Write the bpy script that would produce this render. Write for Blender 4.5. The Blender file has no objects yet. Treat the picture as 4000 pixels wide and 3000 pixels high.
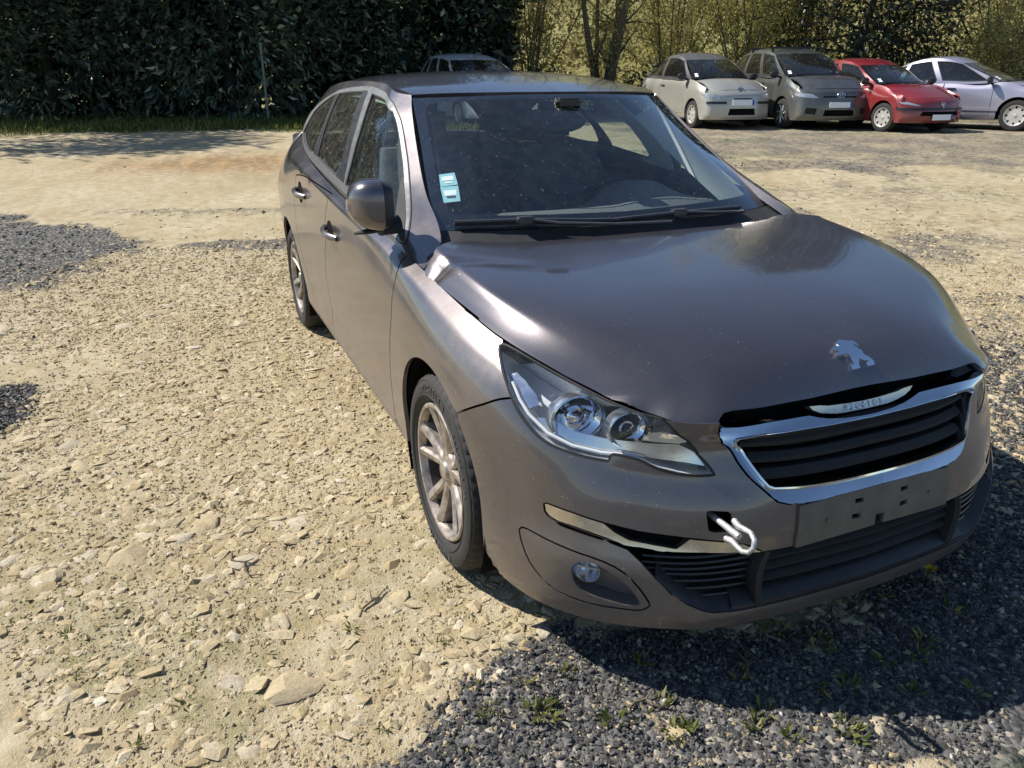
import bpy, bmesh, math, random
import numpy as np
from mathutils import Vector, Matrix
from mathutils.geometry import delaunay_2d_cdt
random.seed(7); RNG = np.random.default_rng(7)
scene = bpy.context.scene
C = scene.collection
# ---------------------------------------------------------------- camera
cam_d = bpy.data.cameras.new('camera'); cam = bpy.data.objects.new('camera', cam_d); C.objects.link(cam)
CAM = Vector((2.0272, -1.5145, 1.4502))
YAW, PITCH, ROLL = math.radians(156.3736), math.radians(21.7772), math.radians(.0333)
_f = Vector((math.cos(YAW)*math.cos(PITCH), math.sin(YAW)*math.cos(PITCH), -math.sin(PITCH)))
_r = Vector((math.sin(YAW), -math.cos(YAW), 0)); _u = _r.cross(_f)
_r, _u = _r*math.cos(ROLL)+_u*math.sin(ROLL), _u*math.cos(ROLL)-_r*math.sin(ROLL)
cam.matrix_world = Matrix(((_r.x, _u.x, -_f.x, CAM.x), (_r.y, _u.y, -_f.y, CAM.y), (_r.z, _u.z, -_f.z, CAM.z), (0, 0, 0, 1)))
cam_d.sensor_width = 36; cam_d.lens = 36*2991.7/4000; cam_d.clip_start = .05; cam_d.clip_end = 600
scene.camera = cam
# ---------------------------------------------------------------- sky and sun
SUN_DIR = Vector((.59, .74, -1.0)).normalized()          # the way the light travels
SUN_ELEV = math.asin(-SUN_DIR.z); SUN_AZ = math.atan2(-SUN_DIR.y, -SUN_DIR.x)
world = bpy.data.worlds.new('World'); scene.world = world; world.use_nodes = True
wn = world.node_tree.nodes; wl = world.node_tree.links
sky = wn.new('ShaderNodeTexSky'); sky.sky_type = 'NISHITA'; sky.sun_disc = False
sky.sun_elevation = SUN_ELEV; sky.sun_rotation = math.pi/2-SUN_AZ; sky.altitude = 400; sky.air_density = 1.0; sky.dust_density = .15; sky.ozone_density = 3.0
wl.new(sky.outputs[0], wn['Background'].inputs[0]); wn['Background'].inputs[1].default_value = .09
sun_d = bpy.data.lights.new('sun', 'SUN'); sun_d.energy = 5.0; sun_d.angle = math.radians(.53); sun_d.color = (1, .955, .88)
sun = bpy.data.objects.new('sun', sun_d); C.objects.link(sun); sun.rotation_euler = SUN_DIR.to_track_quat('-Z', 'Y').to_euler(); sun.location = (0, 0, 30)
scene.view_settings.view_transform = 'Standard'; scene.view_settings.look = 'None'; scene.view_settings.exposure = .58; scene.view_settings.gamma = 1
scene.cycles.max_bounces = 8; scene.cycles.transparent_max_bounces = 24; scene.cycles.glossy_bounces = 4; scene.cycles.diffuse_bounces = 3
scene.cycles.sample_clamp_indirect = 6
# ---------------------------------------------------------------- spline patches
def _nat(t, P):
    """second derivatives of the natural cubic spline through P (n,k) at knots t"""
    n = len(t); h = np.diff(t); A = np.zeros((n, n)); B = np.zeros_like(P)
    A[0, 0] = A[-1, -1] = 1
    for i in range(1, n - 1):
        A[i, i-1] = h[i-1]; A[i, i] = 2*(h[i-1] + h[i]); A[i, i+1] = h[i]
        B[i] = 6*((P[i+1]-P[i])/h[i] - (P[i]-P[i-1])/h[i-1])
    return np.linalg.solve(A, B)
def fair(G, passes=2, lo=0, hi=None, axis=1):
    """take small wobbles out of the lines of a point grid: local quadratic fit over five neighbours"""
    G = np.array(G, float)
    if axis == 0: G = G.transpose(1, 0, 2).copy()
    for _ in range(passes):
        H = G.copy()
        for r in range(G.shape[0]):
            t = np.concatenate([[0], np.cumsum(np.linalg.norm(np.diff(G[r], axis=0), axis=1)+1e-9)]); n = len(t)
            for i in range(1, n-1):
                if i < lo or (hi is not None and i > hi): continue
                a, b = max(0, i-2), min(n, i+3); x = t[a:b]-t[i]; w = np.exp(-(x/(np.abs(x).max()*.8))**2); deg = 2 if b-a >= 4 else 1
                A = np.stack([x**k for k in range(deg+1)], 1)*w[:, None]; H[r, i] = np.linalg.lstsq(A, G[r, a:b]*w[:, None], rcond=None)[0][0]
        G = H
    return G.transpose(1, 0, 2) if axis == 0 else G
class Patch:
    """surface through a grid of points G[row][col]: cubic along a row, monotone cubic across the rows"""
    def __init__(s, G, deform=None, flip=1):
        s.G = np.array(G, float); s.nr, s.nc = s.G.shape[:2]; s.deform = deform; s.flip = flip
        du = np.linalg.norm(np.diff(s.G, axis=1), axis=2).mean(0); dv = np.linalg.norm(np.diff(s.G, axis=0), axis=2).mean(1)
        s.t = np.concatenate([[0], np.cumsum(du)]); s.k = np.concatenate([[0], np.cumsum(dv)])
        Q = s.G.transpose(1, 0, 2).reshape(s.nc, -1); s.Q = Q; s.M = _nat(s.t, Q)
    def raw(s, u, v):
        u = np.clip(np.asarray(u, float), s.t[0], s.t[-1]); v = np.clip(np.asarray(v, float), s.k[0], s.k[-1])
        i = np.clip(np.searchsorted(s.t, u, side='right')-1, 0, s.nc-2); h = s.t[i+1]-s.t[i]
        a = ((s.t[i+1]-u)/h)[:, None]; b = 1-a; hh = (h*h/6)[:, None]
        R = a*s.Q[i]+b*s.Q[i+1]+((a**3-a)*s.M[i]+(b**3-b)*s.M[i+1])*hh
        R = R.reshape(len(u), s.nr, 3); k = s.k; dk = np.diff(k)[None, :, None]
        d = np.diff(R, axis=1)/dk; m = np.zeros_like(R)
        if s.nr > 2:
            d0, d1 = d[:, :-1], d[:, 1:]; w1 = 2*dk[:, 1:]+dk[:, :-1]; w2 = dk[:, 1:]+2*dk[:, :-1]
            ok = d0*d1 > 0
            m[:, 1:-1] = np.where(ok, (w1+w2)/(w1/np.where(ok, d0, 1)+w2/np.where(ok, d1, 1)), 0)
        m[:, 0] = d[:, 0]; m[:, -1] = d[:, -1]
        j = np.clip(np.searchsorted(k, v, side='right')-1, 0, s.nr-2); ar = np.arange(len(u)); H = (k[j+1]-k[j])[:, None]
        x = ((v-k[j])/(k[j+1]-k[j]))[:, None]
        return ((1+2*x)*(1-x)**2*R[ar, j]+x*(1-x)**2*H*m[ar, j]+x*x*(3-2*x)*R[ar, j+1]+x*x*(x-1)*H*m[ar, j+1])
    def pos(s, u, v):
        u = np.asarray(u, float); v = np.asarray(v, float); P = s.raw(u, v)
        return s.deform(P, u, v) if s.deform else P
    def nor(s, u, v, e=.004):
        u = np.clip(np.asarray(u, float), s.t[0]+e, s.t[-1]-e); v = np.clip(np.asarray(v, float), s.k[0]+e, s.k[-1]-e)
        n = np.cross(s.pos(u+e, v)-s.pos(u-e, v), s.pos(u, v+e)-s.pos(u, v-e))*s.flip
        return n/np.maximum(np.linalg.norm(n, axis=1), 1e-12)[:, None]
    def grid(s, n, m):
        u = np.linspace(s.t[0], s.t[-1], n); v = np.linspace(s.k[0], s.k[-1], m); U, V = np.meshgrid(u, v)
        return U, V, s.pos(U.ravel(), V.ravel()).reshape(m, n, 3)
# ---------------------------------------------------------------- object and mesh helpers
def link(o, parent=None):
    C.objects.link(o)
    if parent is not None: o.parent = parent
    return o
def empty(name, loc=(0, 0, 0), rz=0):
    o = bpy.data.objects.new(name, None); o.location = loc; o.rotation_euler = (0, 0, rz); o.empty_display_size = .2
    return link(o)
def tag(o, label, cat, group=None, kind=None):
    o['label'] = label; o['category'] = cat
    if group: o['group'] = group
    if kind: o['kind'] = kind
    return o
def structure(o): o['kind'] = 'structure'; return o
def mesh_obj(name, V, F, mats, parent=None, smooth=True, normals=None, fm=None, sharp=None):
    me = bpy.data.meshes.new(name); me.from_pydata([tuple(v) for v in V], [], [tuple(f) for f in F])
    if not isinstance(mats, (list, tuple)): mats = [mats]
    for m in mats: me.materials.append(m)
    if fm is not None: me.polygons.foreach_set('material_index', np.asarray(fm, 'i'))
    me.polygons.foreach_set('use_smooth', [smooth]*len(me.polygons))
    me.update()
    if normals is not None: me.normals_split_custom_set_from_vertices([tuple(n) for n in normals])
    elif smooth and sharp is not None: me.set_sharp_from_angle(angle=math.radians(sharp))
    return link(bpy.data.objects.new(name, me), parent)
class MB:
    """collects boxes, tubes, lathes, lofts; build() links them as one mesh"""
    def __init__(s): s.V = []; s.F = []; s.M = []; s.m = 0
    def add(s, V, F):
        n = len(s.V); s.V += [tuple(v) for v in V]; s.F += [tuple(i+n for i in f) for f in F]; s.M += [s.m]*len(F); return s
    def box(s, c, d, bev=0, rot=None):
        bm = bmesh.new(); bmesh.ops.create_cube(bm, size=1); bmesh.ops.scale(bm, vec=d, verts=bm.verts)
        if bev: bmesh.ops.bevel(bm, geom=bm.edges[:], offset=bev, segments=2, affect='EDGES')
        if rot is not None: bmesh.ops.transform(bm, matrix=rot.to_4x4(), verts=bm.verts)
        bm.verts.index_update(); s.add([v.co+Vector(c) for v in bm.verts], [[v.index for v in f.verts] for f in bm.faces]); bm.free(); return s
    def tube(s, pts, rad, n=10, cap=True, closed=False, flat=1):
        pts = [Vector(p) for p in pts]; k = len(pts); V = []; F = []; up = None
        for i, p in enumerate(pts):
            a = pts[(i-1) % k] if closed else pts[max(i-1, 0)]; b = pts[(i+1) % k] if closed else pts[min(i+1, k-1)]
            t = (b-a).normalized()
            if up is None: up = Vector((0, 0, 1)) if abs(t.z) < .9 else Vector((1, 0, 0))
            x = t.cross(up).normalized(); y = x.cross(t).normalized(); up = y
            r = rad[i] if isinstance(rad, (list, tuple)) else rad
            V += [p+(x*math.cos(2*math.pi*j/n)+y*math.sin(2*math.pi*j/n)*flat)*r for j in range(n)]
        for i in range(k if closed else k-1):
            for j in range(n):
                a, b = i*n+j, i*n+(j+1) % n; q = (i+1) % k
                F.append((a, b, q*n+(j+1) % n, q*n+j))
        if cap and not closed: F += [tuple(range(n))[::-1], tuple((k-1)*n+j for j in range(n))]
        return s.add(V, F)
    def lathe(s, prof, n=48, c=(0, 0, 0), ax='y', closed=False):
        """prof: (radius, along-axis)"""
        V = []; F = []; k = len(prof)
        for i in range(n):
            a = 2*math.pi*i/n; ca, sa = math.cos(a), math.sin(a)
            for r, h in prof:
                p = {'y': (r*ca, h, r*sa), 'x': (h, r*ca, r*sa), 'z': (r*ca, r*sa, h)}[ax]; V.append((p[0]+c[0], p[1]+c[1], p[2]+c[2]))
        for i in range(n):
            for j in range(k if closed else k-1):
                F.append((i*k+j, ((i+1) % n)*k+j, ((i+1) % n)*k+(j+1) % k, i*k+(j+1) % k))
        return s.add(V, F)
    def loft(s, rings, cap=True, closed=True):
        n = len(rings[0]); V = [p for r in rings for p in r]; F = []
        for i in range(len(rings)-1):
            for j in range(n if closed else n-1): F.append((i*n+j, i*n+(j+1) % n, (i+1)*n+(j+1) % n, (i+1)*n+j))
        if cap and closed: F += [tuple(range(n))[::-1], tuple((len(rings)-1)*n+j for j in range(n))]
        return s.add(V, F)
    def build(s, name, mats, parent=None, smooth=True, sharp=35):
        bm = bmesh.new(); vs = [bm.verts.new(v) for v in s.V]; fm = []
        for f, m in zip(s.F, s.M):
            try: bm.faces.new([vs[i] for i in f]).material_index = m
            except ValueError: pass
        bmesh.ops.recalc_face_normals(bm, faces=bm.faces)
        me = bpy.data.meshes.new(name); bm.to_mesh(me); bm.free()
        if not isinstance(mats, (list, tuple)): mats = [mats]
        for m in mats: me.materials.append(m)
        me.polygons.foreach_set('use_smooth', [smooth]*len(me.polygons))
        if smooth: me.set_sharp_from_angle(angle=math.radians(sharp))
        return link(bpy.data.objects.new(name, me), parent)
# ---------------------------------------------------------------- trimmed surface panels
def dens(poly, d, closed=True):
    P = [np.array(p, float) for p in poly]; o = []
    for i in range(len(P) if closed else len(P)-1):
        a, b = P[i], P[(i+1) % len(P)]; n = max(1, int(math.ceil(np.linalg.norm(b-a)/d)))
        o += [a+(b-a)*k/n for k in range(n)]
    if not closed: o.append(P[-1])
    return np.array(o)
def smooth_poly(poly, it=1, keep=25):
    """round a traced outline a little (corner cutting), sharp corners stay"""
    P = np.array(poly, float)
    for _ in range(it):
        o = []
        n = len(P)
        for i in range(n):
            a, b, c = P[i-1], P[i], P[(i+1) % n]; u = b-a; v = c-b
            ang = math.degrees(math.acos(np.clip(u@v/(np.linalg.norm(u)*np.linalg.norm(v)+1e-12), -1, 1)))
            if ang > keep+20: o.append(b)
            else: o += [b-.25*u, b+.25*v]
        P = np.array(o)
    return P
def inside(pts, poly):
    x, y = pts[:, 0], pts[:, 1]; r = np.zeros(len(pts), bool); q = np.roll(poly, -1, 0)
    for (x0, y0), (x1, y1) in zip(poly, q):
        if y0 == y1: continue
        c = ((y0 > y) != (y1 > y)) & (x < (x1-x0)*(y-y0)/(y1-y0)+x0); r ^= c
    return r
def tri_region(inc, exc, sp, bs):
    polys = [dens(p, bs) for p in inc]+[dens(p, bs) for p in exc]
    lo = np.min([p.min(0) for p in polys[:len(inc)]], 0); hi = np.max([p.max(0) for p in polys[:len(inc)]], 0)
    gx = np.arange(lo[0]+sp*.37, hi[0], sp); gy = np.arange(lo[1]+sp*.41, hi[1], sp)
    G = np.array([(x, y) for x in gx for y in gy]).reshape(-1, 2)
    def keep(P):
        a = np.zeros(len(P), bool)
        for p in polys[:len(inc)]: a |= inside(P, p)
        for p in polys[len(inc):]: a &= ~inside(P, p)
        return a
    B = np.concatenate(polys)
    if len(G):
        G = G[keep(G)]
        if len(G):
            ok = np.array([((B-g)**2).sum(1).min() > (sp*.42)**2 for g in G]); G = G[ok]
    V = [Vector(p) for p in B]; E = []; o = 0
    for p in polys: n = len(p); E += [(o+i, o+(i+1) % n) for i in range(n)]; o += n
    V += [Vector(g) for g in G]
    r = delaunay_2d_cdt(V, E, [], 0, 1e-7)
    P = np.array([(v.x, v.y) for v in r[0]]); F = np.array([f for f in r[2] if len(f) == 3])
    F = F[keep(P[F].mean(1))]
    used, inv = np.unique(F, return_inverse=True)
    return P[used], inv.reshape(-1, 3)
def half_panel(patch, inc, exc, sp, bs, gap, depth, off, side, back=None):
    uv, F = tri_region(inc, exc, sp, bs)
    P = patch.pos(uv[:, 0], uv[:, 1]); N = patch.nor(uv[:, 0], uv[:, 1])
    edge = {}
    for t in F:
        for a, b in ((t[0], t[1]), (t[1], t[2]), (t[2], t[0])):
            if (b, a) in edge: del edge[(b, a)]
            else: edge[(a, b)] = t
    on_sym = np.abs(P[:, 1]) < 2e-3
    fn = np.cross(P[F[:, 1]]-P[F[:, 0]], P[F[:, 2]]-P[F[:, 0]]); bad = (fn*N[F].mean(1)).sum(1) < 0
    ed = []
    tri_bad = {tuple(t): b for t, b in zip(F, bad)}
    for (a, b), t in edge.items():
        if on_sym[a] and on_sym[b]: continue
        ed.append((b, a) if tri_bad[tuple(t)] else (a, b))
    F[bad] = F[bad][:, ::-1]
    # in-plane inward direction at each boundary vertex
    inn = np.zeros_like(P)
    for a, b in ed:
        d = P[b]-P[a]; l = np.linalg.norm(d)
        if l < 1e-9: continue
        m = np.cross((N[a]+N[b])/2, d/l); inn[a] += m; inn[b] += m
    l = np.linalg.norm(inn, axis=1); k = l > 1e-6; inn[k] /= l[k][:, None]
    if gap: 
        s = inn*gap; s[on_sym, 1] = 0; P = P+s
    P = P+N*off
    V = [P]; NN = [N]; FF = [F.tolist()]; base = len(P)
    if depth:
        idx = sorted({i for e in ed for i in e}); mp = {v: i for i, v in enumerate(idx)}; ix = np.array(idx)
        V += [P[ix], P[ix]-N[ix]*depth]; NN += [-inn[ix], -inn[ix]]; n = len(idx)
        for a, b in ed: FF.append([[base+mp[b], base+mp[a], base+n+mp[a], base+n+mp[b]]])
    V = np.concatenate(V); NN = np.concatenate(NN); F = [f for q in FF for f in q]
    if side < 0:
        V = V*[1, -1, 1]; NN = NN*[1, -1, 1]; F = [f[::-1] for f in F]
    return V, NN, F
def panel(name, patch, inc, exc=(), mat=None, parent=None, side=1, sp=.035, bs=.014, gap=.002, depth=.014, off=0, exc_r=(), warp=None):
    inc = [np.array(p, float) for p in inc]; exc = [np.array(p, float) for p in exc]; exc_r = [np.array(p, float) for p in exc_r]
    if side == 0:
        a = half_panel(patch, inc, exc, sp, bs, gap, depth, off, 1); b = half_panel(patch, inc, exc+exc_r, sp, bs, gap, depth, off, -1)
        n = len(a[0]); V = np.concatenate([a[0], b[0]]); N = np.concatenate([a[1], b[1]]); F = a[2]+[[i+n for i in f] for f in b[2]]
    else: V, N, F = half_panel(patch, inc, exc, sp, bs, gap, depth, off, side)
    if warp is not None: V, N = warp(V, N)
    return mesh_obj(name, V, F, mat, parent, True, N)
def ribbon(name, patch, curve, width, mat, parent, side=1, off=.002, closed=False, depth=.006, bs=.012):
    """a moulding that follows a curve on a surface"""
    c = dens(curve, bs, closed); t = np.roll(c, -1, 0)-np.roll(c, 1, 0)
    if not closed: t[0] = c[1]-c[0]; t[-1] = c[-1]-c[-2]
    n = np.stack([-t[:, 1], t[:, 0]], 1); n /= np.maximum(np.linalg.norm(n, axis=1), 1e-9)[:, None]
    rings = []
    for s, h in ((-.5, -depth), (-.5, 0), (-.3, 1), (.3, 1), (.5, 0), (.5, -depth)):
        q = c+n*width*s; P = patch.pos(q[:, 0], q[:, 1]); N = patch.nor(q[:, 0], q[:, 1]); P = P+N*(off if h == 1 else h if h < 0 else 0)
        if side < 0: P = P*[1, -1, 1]
        rings.append(P)
    V = np.concatenate(rings); m = len(c); F = []
    for r in range(5):
        for i in range(m if closed else m-1):
            j = (i+1) % m; F.append((r*m+i, r*m+j, (r+1)*m+j, (r+1)*m+i))
    b = MB(); b.add(V, F); return b.build(name, mat, parent, True, 50)
def inv(patch, tgt, ij=(0, 2), g=None):
    """(u, v) of the surface point whose chosen two coordinates are tgt"""
    if g is None:
        U, V, P = patch.grid(160, 60); d = ((P[..., ij]-np.array(tgt))**2).sum(-1); k = np.unravel_index(d.argmin(), d.shape); g = (U[k], V[k])
    u, v = g
    for _ in range(12):
        p = patch.pos([u, u+1e-4, u], [v, v, v+1e-4])[:, ij]; J = np.stack([(p[1]-p[0])/1e-4, (p[2]-p[0])/1e-4], 1)
        try: d = np.linalg.solve(J, np.array(tgt)-p[0])
        except np.linalg.LinAlgError: break
        d = np.clip(d, -.05, .05); u = min(max(u+d[0], patch.t[0]), patch.t[-1]); v = min(max(v+d[1], patch.k[0]), patch.k[-1])
    return (float(u), float(v))
def text_obj(name, body, size, mat, depth=.001, parent=None, align='CENTER'):
    cu = bpy.data.curves.new(name, 'FONT'); cu.body = body; cu.size = size; cu.extrude = depth; cu.align_x = align; cu.align_y = 'CENTER'; cu.resolution_u = 3
    o = bpy.data.objects.new(name, cu); C.objects.link(o); bpy.context.view_layer.update()
    dg = bpy.context.evaluated_depsgraph_get(); me = bpy.data.meshes.new_from_object(o.evaluated_get(dg)); me.name = name
    bpy.data.objects.remove(o); me.materials.clear(); me.materials.append(mat)
    return link(bpy.data.objects.new(name, me), parent)
# ---------------------------------------------------------------- materials
def new_mat(name):
    m = bpy.data.materials.new(name); m.use_nodes = True; nt = m.node_tree; return m, nt, nt.nodes['Principled BSDF']
def setp(b, **k):
    for n, v in k.items():
        i = b.inputs[n.replace('_', ' ')] if n.replace('_', ' ') in b.inputs else b.inputs[n]
        i.default_value = v
def noise(nt, scale, detail=4, rough=.6, vec=None, w=None):
    n = nt.nodes.new('ShaderNodeTexNoise'); n.inputs['Scale'].default_value = scale; n.inputs['Detail'].default_value = detail; n.inputs['Roughness'].default_value = rough
    if vec is not None: nt.links.new(vec, n.inputs['Vector'])
    return n.outputs['Fac']
def ramp(nt, fac, stops):
    r = nt.nodes.new('ShaderNodeValToRGB'); e = r.color_ramp.elements
    while len(e) < len(stops): e.new(.5)
    for x, (p, c) in zip(e, stops): x.position = p; x.color = (c, c, c, 1) if isinstance(c, (int, float)) else (*c, 1)
    nt.links.new(fac, r.inputs[0]); return r.outputs[0]
def mixc(nt, fac, a, b, mode='MIX'):
    m = nt.nodes.new('ShaderNodeMix'); m.data_type = 'RGBA'; m.blend_type = mode
    for s, v in ((0, fac), (6, a), (7, b)):
        if hasattr(v, 'default_value') or hasattr(v, 'is_linked'): nt.links.new(v, m.inputs[s])
        elif isinstance(v, (int, float)) and s == 0: m.inputs[0].default_value = v
        else: m.inputs[s].default_value = (*v, 1)
    return m.outputs[2]
def math_n(nt, op, a, b=None, clamp=False):
    m = nt.nodes.new('ShaderNodeMath'); m.operation = op; m.use_clamp = clamp
    for i, v in enumerate((a, b)):
        if v is None: continue
        if isinstance(v, (int, float)): m.inputs[i].default_value = v
        else: nt.links.new(v, m.inputs[i])
    return m.outputs[0]
def maprange(nt, v, a, b, c=0, d=1):
    m = nt.nodes.new('ShaderNodeMapRange'); nt.links.new(v, m.inputs[0])
    for i, x in enumerate((a, b, c, d)): m.inputs[i+1].default_value = x
    return m.outputs[0]
def coords(nt, kind='Object'): return nt.nodes.new('ShaderNodeTexCoord').outputs[kind]
def bump(nt, b, h, strength, dist):
    n = nt.nodes.new('ShaderNodeBump'); n.inputs['Strength'].default_value = strength; n.inputs['Distance'].default_value = dist
    nt.links.new(h, n.inputs['Height']); nt.links.new(n.outputs[0], b.inputs['Normal'])
def plain(name, col, rough=.5, metal=0, var=.15, scale=30, bmp=0, coat=0, spec=.5):
    m, nt, b = new_mat(name); v = coords(nt); f = noise(nt, scale, 5, .6, v)
    c = mixc(nt, ramp(nt, f, [(.3, 0), (.7, 1)]), tuple(x*(1-var) for x in col), tuple(min(1, x*(1+var)) for x in col))
    nt.links.new(c, b.inputs['Base Color']); setp(b, Roughness=rough, Metallic=metal); b.inputs['Coat Weight'].default_value = coat; b.inputs['Specular IOR Level'].default_value = spec
    nt.links.new(maprange(nt, f, .2, .8, max(0, rough-.07), min(1, rough+.09)), b.inputs['Roughness'])
    if bmp: bump(nt, b, f, bmp, .004)
    return m
DUST = (.40, .33, .25)
def paint(name, col, metal=.75, rough=.34, dust=1.0, coat=1, z0=.15, z1=.95, base=.05, flake=True, top=.0, crough=.05):
    """metallic paint with road dust that thickens towards the sills, and specks"""
    m, nt, b = new_mat(name); v = coords(nt); sx = nt.nodes.new('ShaderNodeSeparateXYZ'); nt.links.new(v, sx.inputs[0])
    n1 = noise(nt, 3.2, 6, .62, v); n2 = noise(nt, 38, 4, .7, v); n3 = noise(nt, 260, 2, .5, v)
    h = maprange(nt, sx.outputs[2], z0, z1, .62, base)
    d = math_n(nt, 'MULTIPLY', math_n(nt, 'ADD', h, maprange(nt, n1, .3, .75, -.14, .22)), maprange(nt, n2, .25, .8, .7, 1.18), True)
    d = math_n(nt, 'MULTIPLY', d, dust, True)
    if top:
        gm = nt.nodes.new('ShaderNodeNewGeometry'); gz = nt.nodes.new('ShaderNodeSeparateXYZ'); nt.links.new(gm.outputs['Normal'], gz.inputs[0])
        up = math_n(nt, 'MULTIPLY', maprange(nt, gz.outputs[2], .2, .95, 0, top), maprange(nt, n2, .3, .7, .55, 1.2)); d = math_n(nt, 'MAXIMUM', d, up)
    speck = ramp(nt, noise(nt, 130, 1, .4, v), [(.755, 0), (.775, 1)])
    c0 = mixc(nt, n3, tuple(x*.8 for x in col), tuple(x*1.25 for x in col)) if flake else mixc(nt, 0.0, col, col)
    c = mixc(nt, d, c0, DUST); c = mixc(nt, math_n(nt, 'MULTIPLY', speck, .35), c, (.6, .57, .5))
    nt.links.new(c, b.inputs['Base Color'])
    nt.links.new(maprange(nt, d, 0, .8, metal, .0), b.inputs['Metallic'])
    nt.links.new(maprange(nt, d, 0, .7, rough, .75), b.inputs['Roughness'])
    nt.links.new(maprange(nt, d, 0, .75, coat, .06), b.inputs['Coat Weight']); nt.links.new(maprange(nt, d, 0, .6, crough, .3), b.inputs['Coat Roughness'])
    return m
def glass(name, tint, rough=.0, refl=1.0, dirt=.04, ior=1.5):
    """a thin clear sheet: it tints what is behind it, reflects by Fresnel and carries a film of dust"""
    m = bpy.data.materials.new(name); m.use_nodes = True; nt = m.node_tree; nt.nodes.remove(nt.nodes['Principled BSDF']); out = nt.nodes['Material Output']
    t = nt.nodes.new('ShaderNodeBsdfTransparent'); t.inputs[0].default_value = (*tint, 1)
    g = nt.nodes.new('ShaderNodeBsdfGlossy'); g.inputs['Roughness'].default_value = rough
    lw = nt.nodes.new('ShaderNodeLayerWeight'); lw.inputs[0].default_value = .5; fr = math_n(nt, 'ADD', .04, math_n(nt, 'MULTIPLY', math_n(nt, 'POWER', lw.outputs['Facing'], 5.0), .96))
    mx = nt.nodes.new('ShaderNodeMixShader'); nt.links.new(math_n(nt, 'MULTIPLY', fr, refl, True), mx.inputs[0]); nt.links.new(t.outputs[0], mx.inputs[1]); nt.links.new(g.outputs[0], mx.inputs[2])
    d = nt.nodes.new('ShaderNodeBsdfDiffuse'); d.inputs[0].default_value = (.5, .47, .4, 1)
    v = coords(nt); n = noise(nt, 22, 6, .7, v); s = ramp(nt, noise(nt, 95, 1, .4, v), [(.72, 0), (.75, 1)])
    k = math_n(nt, 'ADD', maprange(nt, n, .3, .75, 0, dirt*2), math_n(nt, 'MULTIPLY', s, min(1, dirt*9)), True)
    m2 = nt.nodes.new('ShaderNodeMixShader'); nt.links.new(k, m2.inputs[0]); nt.links.new(mx.outputs[0], m2.inputs[1]); nt.links.new(d.outputs[0], m2.inputs[2])
    nt.links.new(m2.outputs[0], out.inputs[0]); return m
MT = {}
MT['paint'] = paint('brown_metallic_paint', (.128, .115, .121), z0=.10, z1=1.02, base=.02, dust=.66, metal=.8, rough=.31)
MT['paint_top'] = paint('brown_metallic_hood_paint', (.128, .115, .121), z0=.4, z1=.8, base=.0, dust=.16, metal=.8, rough=.31)
MT['bumper'] = paint('dusty_bumper_paint', (.128, .115, .121), z0=.15, z1=.60, base=.0, dust=.38, metal=.75, rough=.31)
MT['rubber'] = plain('black_rubber', (.022, .021, .020), .75, var=.3)
MT['black'] = plain('black_plastic', (.020, .020, .022), .36, var=.25)
MT['wiperblack'] = plain('worn_black_wiper', (.045, .045, .048), .35, .1, .2)
MT['blackmatt'] = plain('matt_black_plastic', (.018, .018, .018), .7, var=.3)
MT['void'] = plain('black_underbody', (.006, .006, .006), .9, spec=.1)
MT['chrome'] = plain('chrome', (.62, .64, .67), .07, 1, .05)
MT['satin'] = plain('satin_grey_trim', (.20, .20, .20), .38, .6, .08)
MT['blade'] = plain('dusty_chrome_blade', (.62, .57, .48), .22, .9, .12)
MT['alloy'] = plain('brake_dusty_alloy', (.38, .33, .285), .36, .55, .5, 26)
MT['barrel'] = plain('dirty_alloy_barrel', (.05, .042, .036), .7, .3, .3, 18)
MT['disc'] = plain('rusty_brake_disc', (.10, .06, .04), .6, .5, .4)
MT['wsglass'] = glass('windscreen_glass', (.90, .96, .96), dirt=.016, refl=2.8)
MT['sideglass'] = glass('side_window_glass', (.74, .86, .81), dirt=.03, refl=1.7)
MT['darkglass'] = glass('dark_rear_glass', (.66, .75, .71), dirt=.05, refl=1.7)
MT['lens'] = glass('headlight_lens', (.93, .95, .97), dirt=.02, refl=1.0)
MT['band'] = plain('black_glass_band', (.008, .009, .013), .06, 0, .05, spec=.6)
MT['mirrorchrome'] = plain('reflector_chrome', (.86, .87, .9), .04, 1, .02)
MT['silver'] = plain('silver_bezel', (.68, .69, .71), .16, .95, .05)
MT['grey_bezel'] = plain('grey_bezel', (.64, .66, .69), .30, .05, .08)
MT['orange'] = plain('amber_bulb', (.5, .2, .03), .3, 0, .1)
MT['dullbar'] = plain('dull_silver_bar', (.42, .41, .38), .24, .85, .1)
MT['white'] = plain('white_paint', (.78, .78, .76), .4, 0, .05)
MT['towhook'] = plain('galvanised_steel', (.46, .46, .455), .45, .5, .35, 90, .3)
MT['plateholder'] = plain('dusty_grey_plate_holder', (.14, .12, .095), .55, 0, .25, 14)
MT['dash'] = plain('dark_grey_dashboard', (.11, .125, .125), .6, 0, .15, 60)
MT['seat'] = plain('dark_seat_cloth', (.075, .082, .09), .9, 0, .3, 90)
MT['lining'] = plain('light_grey_headlining', (.42, .43, .40), .85, 0, .08)
MT['shadetrim'] = plain('shaded_pillar_trim', (.10, .11, .11), .7, 0, .08, 40)  # same trim as the pale one, with shade put into its colour
MT['pillartrim'] = plain('pale_sunlit_pillar_trim', (.46, .50, .47), .7, 0, .08, 40)  # sunlight put into the left pillar's colour; also lines the door pillars
MT['sticker'] = plain('pale_blue_paper', (.30, .56, .60), .6, 0, .06, 60)
MT['paper'] = plain('white_paper', (.82, .83, .82), .6, 0, .03)
MT['ink'] = plain('dark_ink', (.03, .06, .06), .6)
MT['red'] = plain('red_lamp', (.45, .02, .015), .15, 0, .1)
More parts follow.
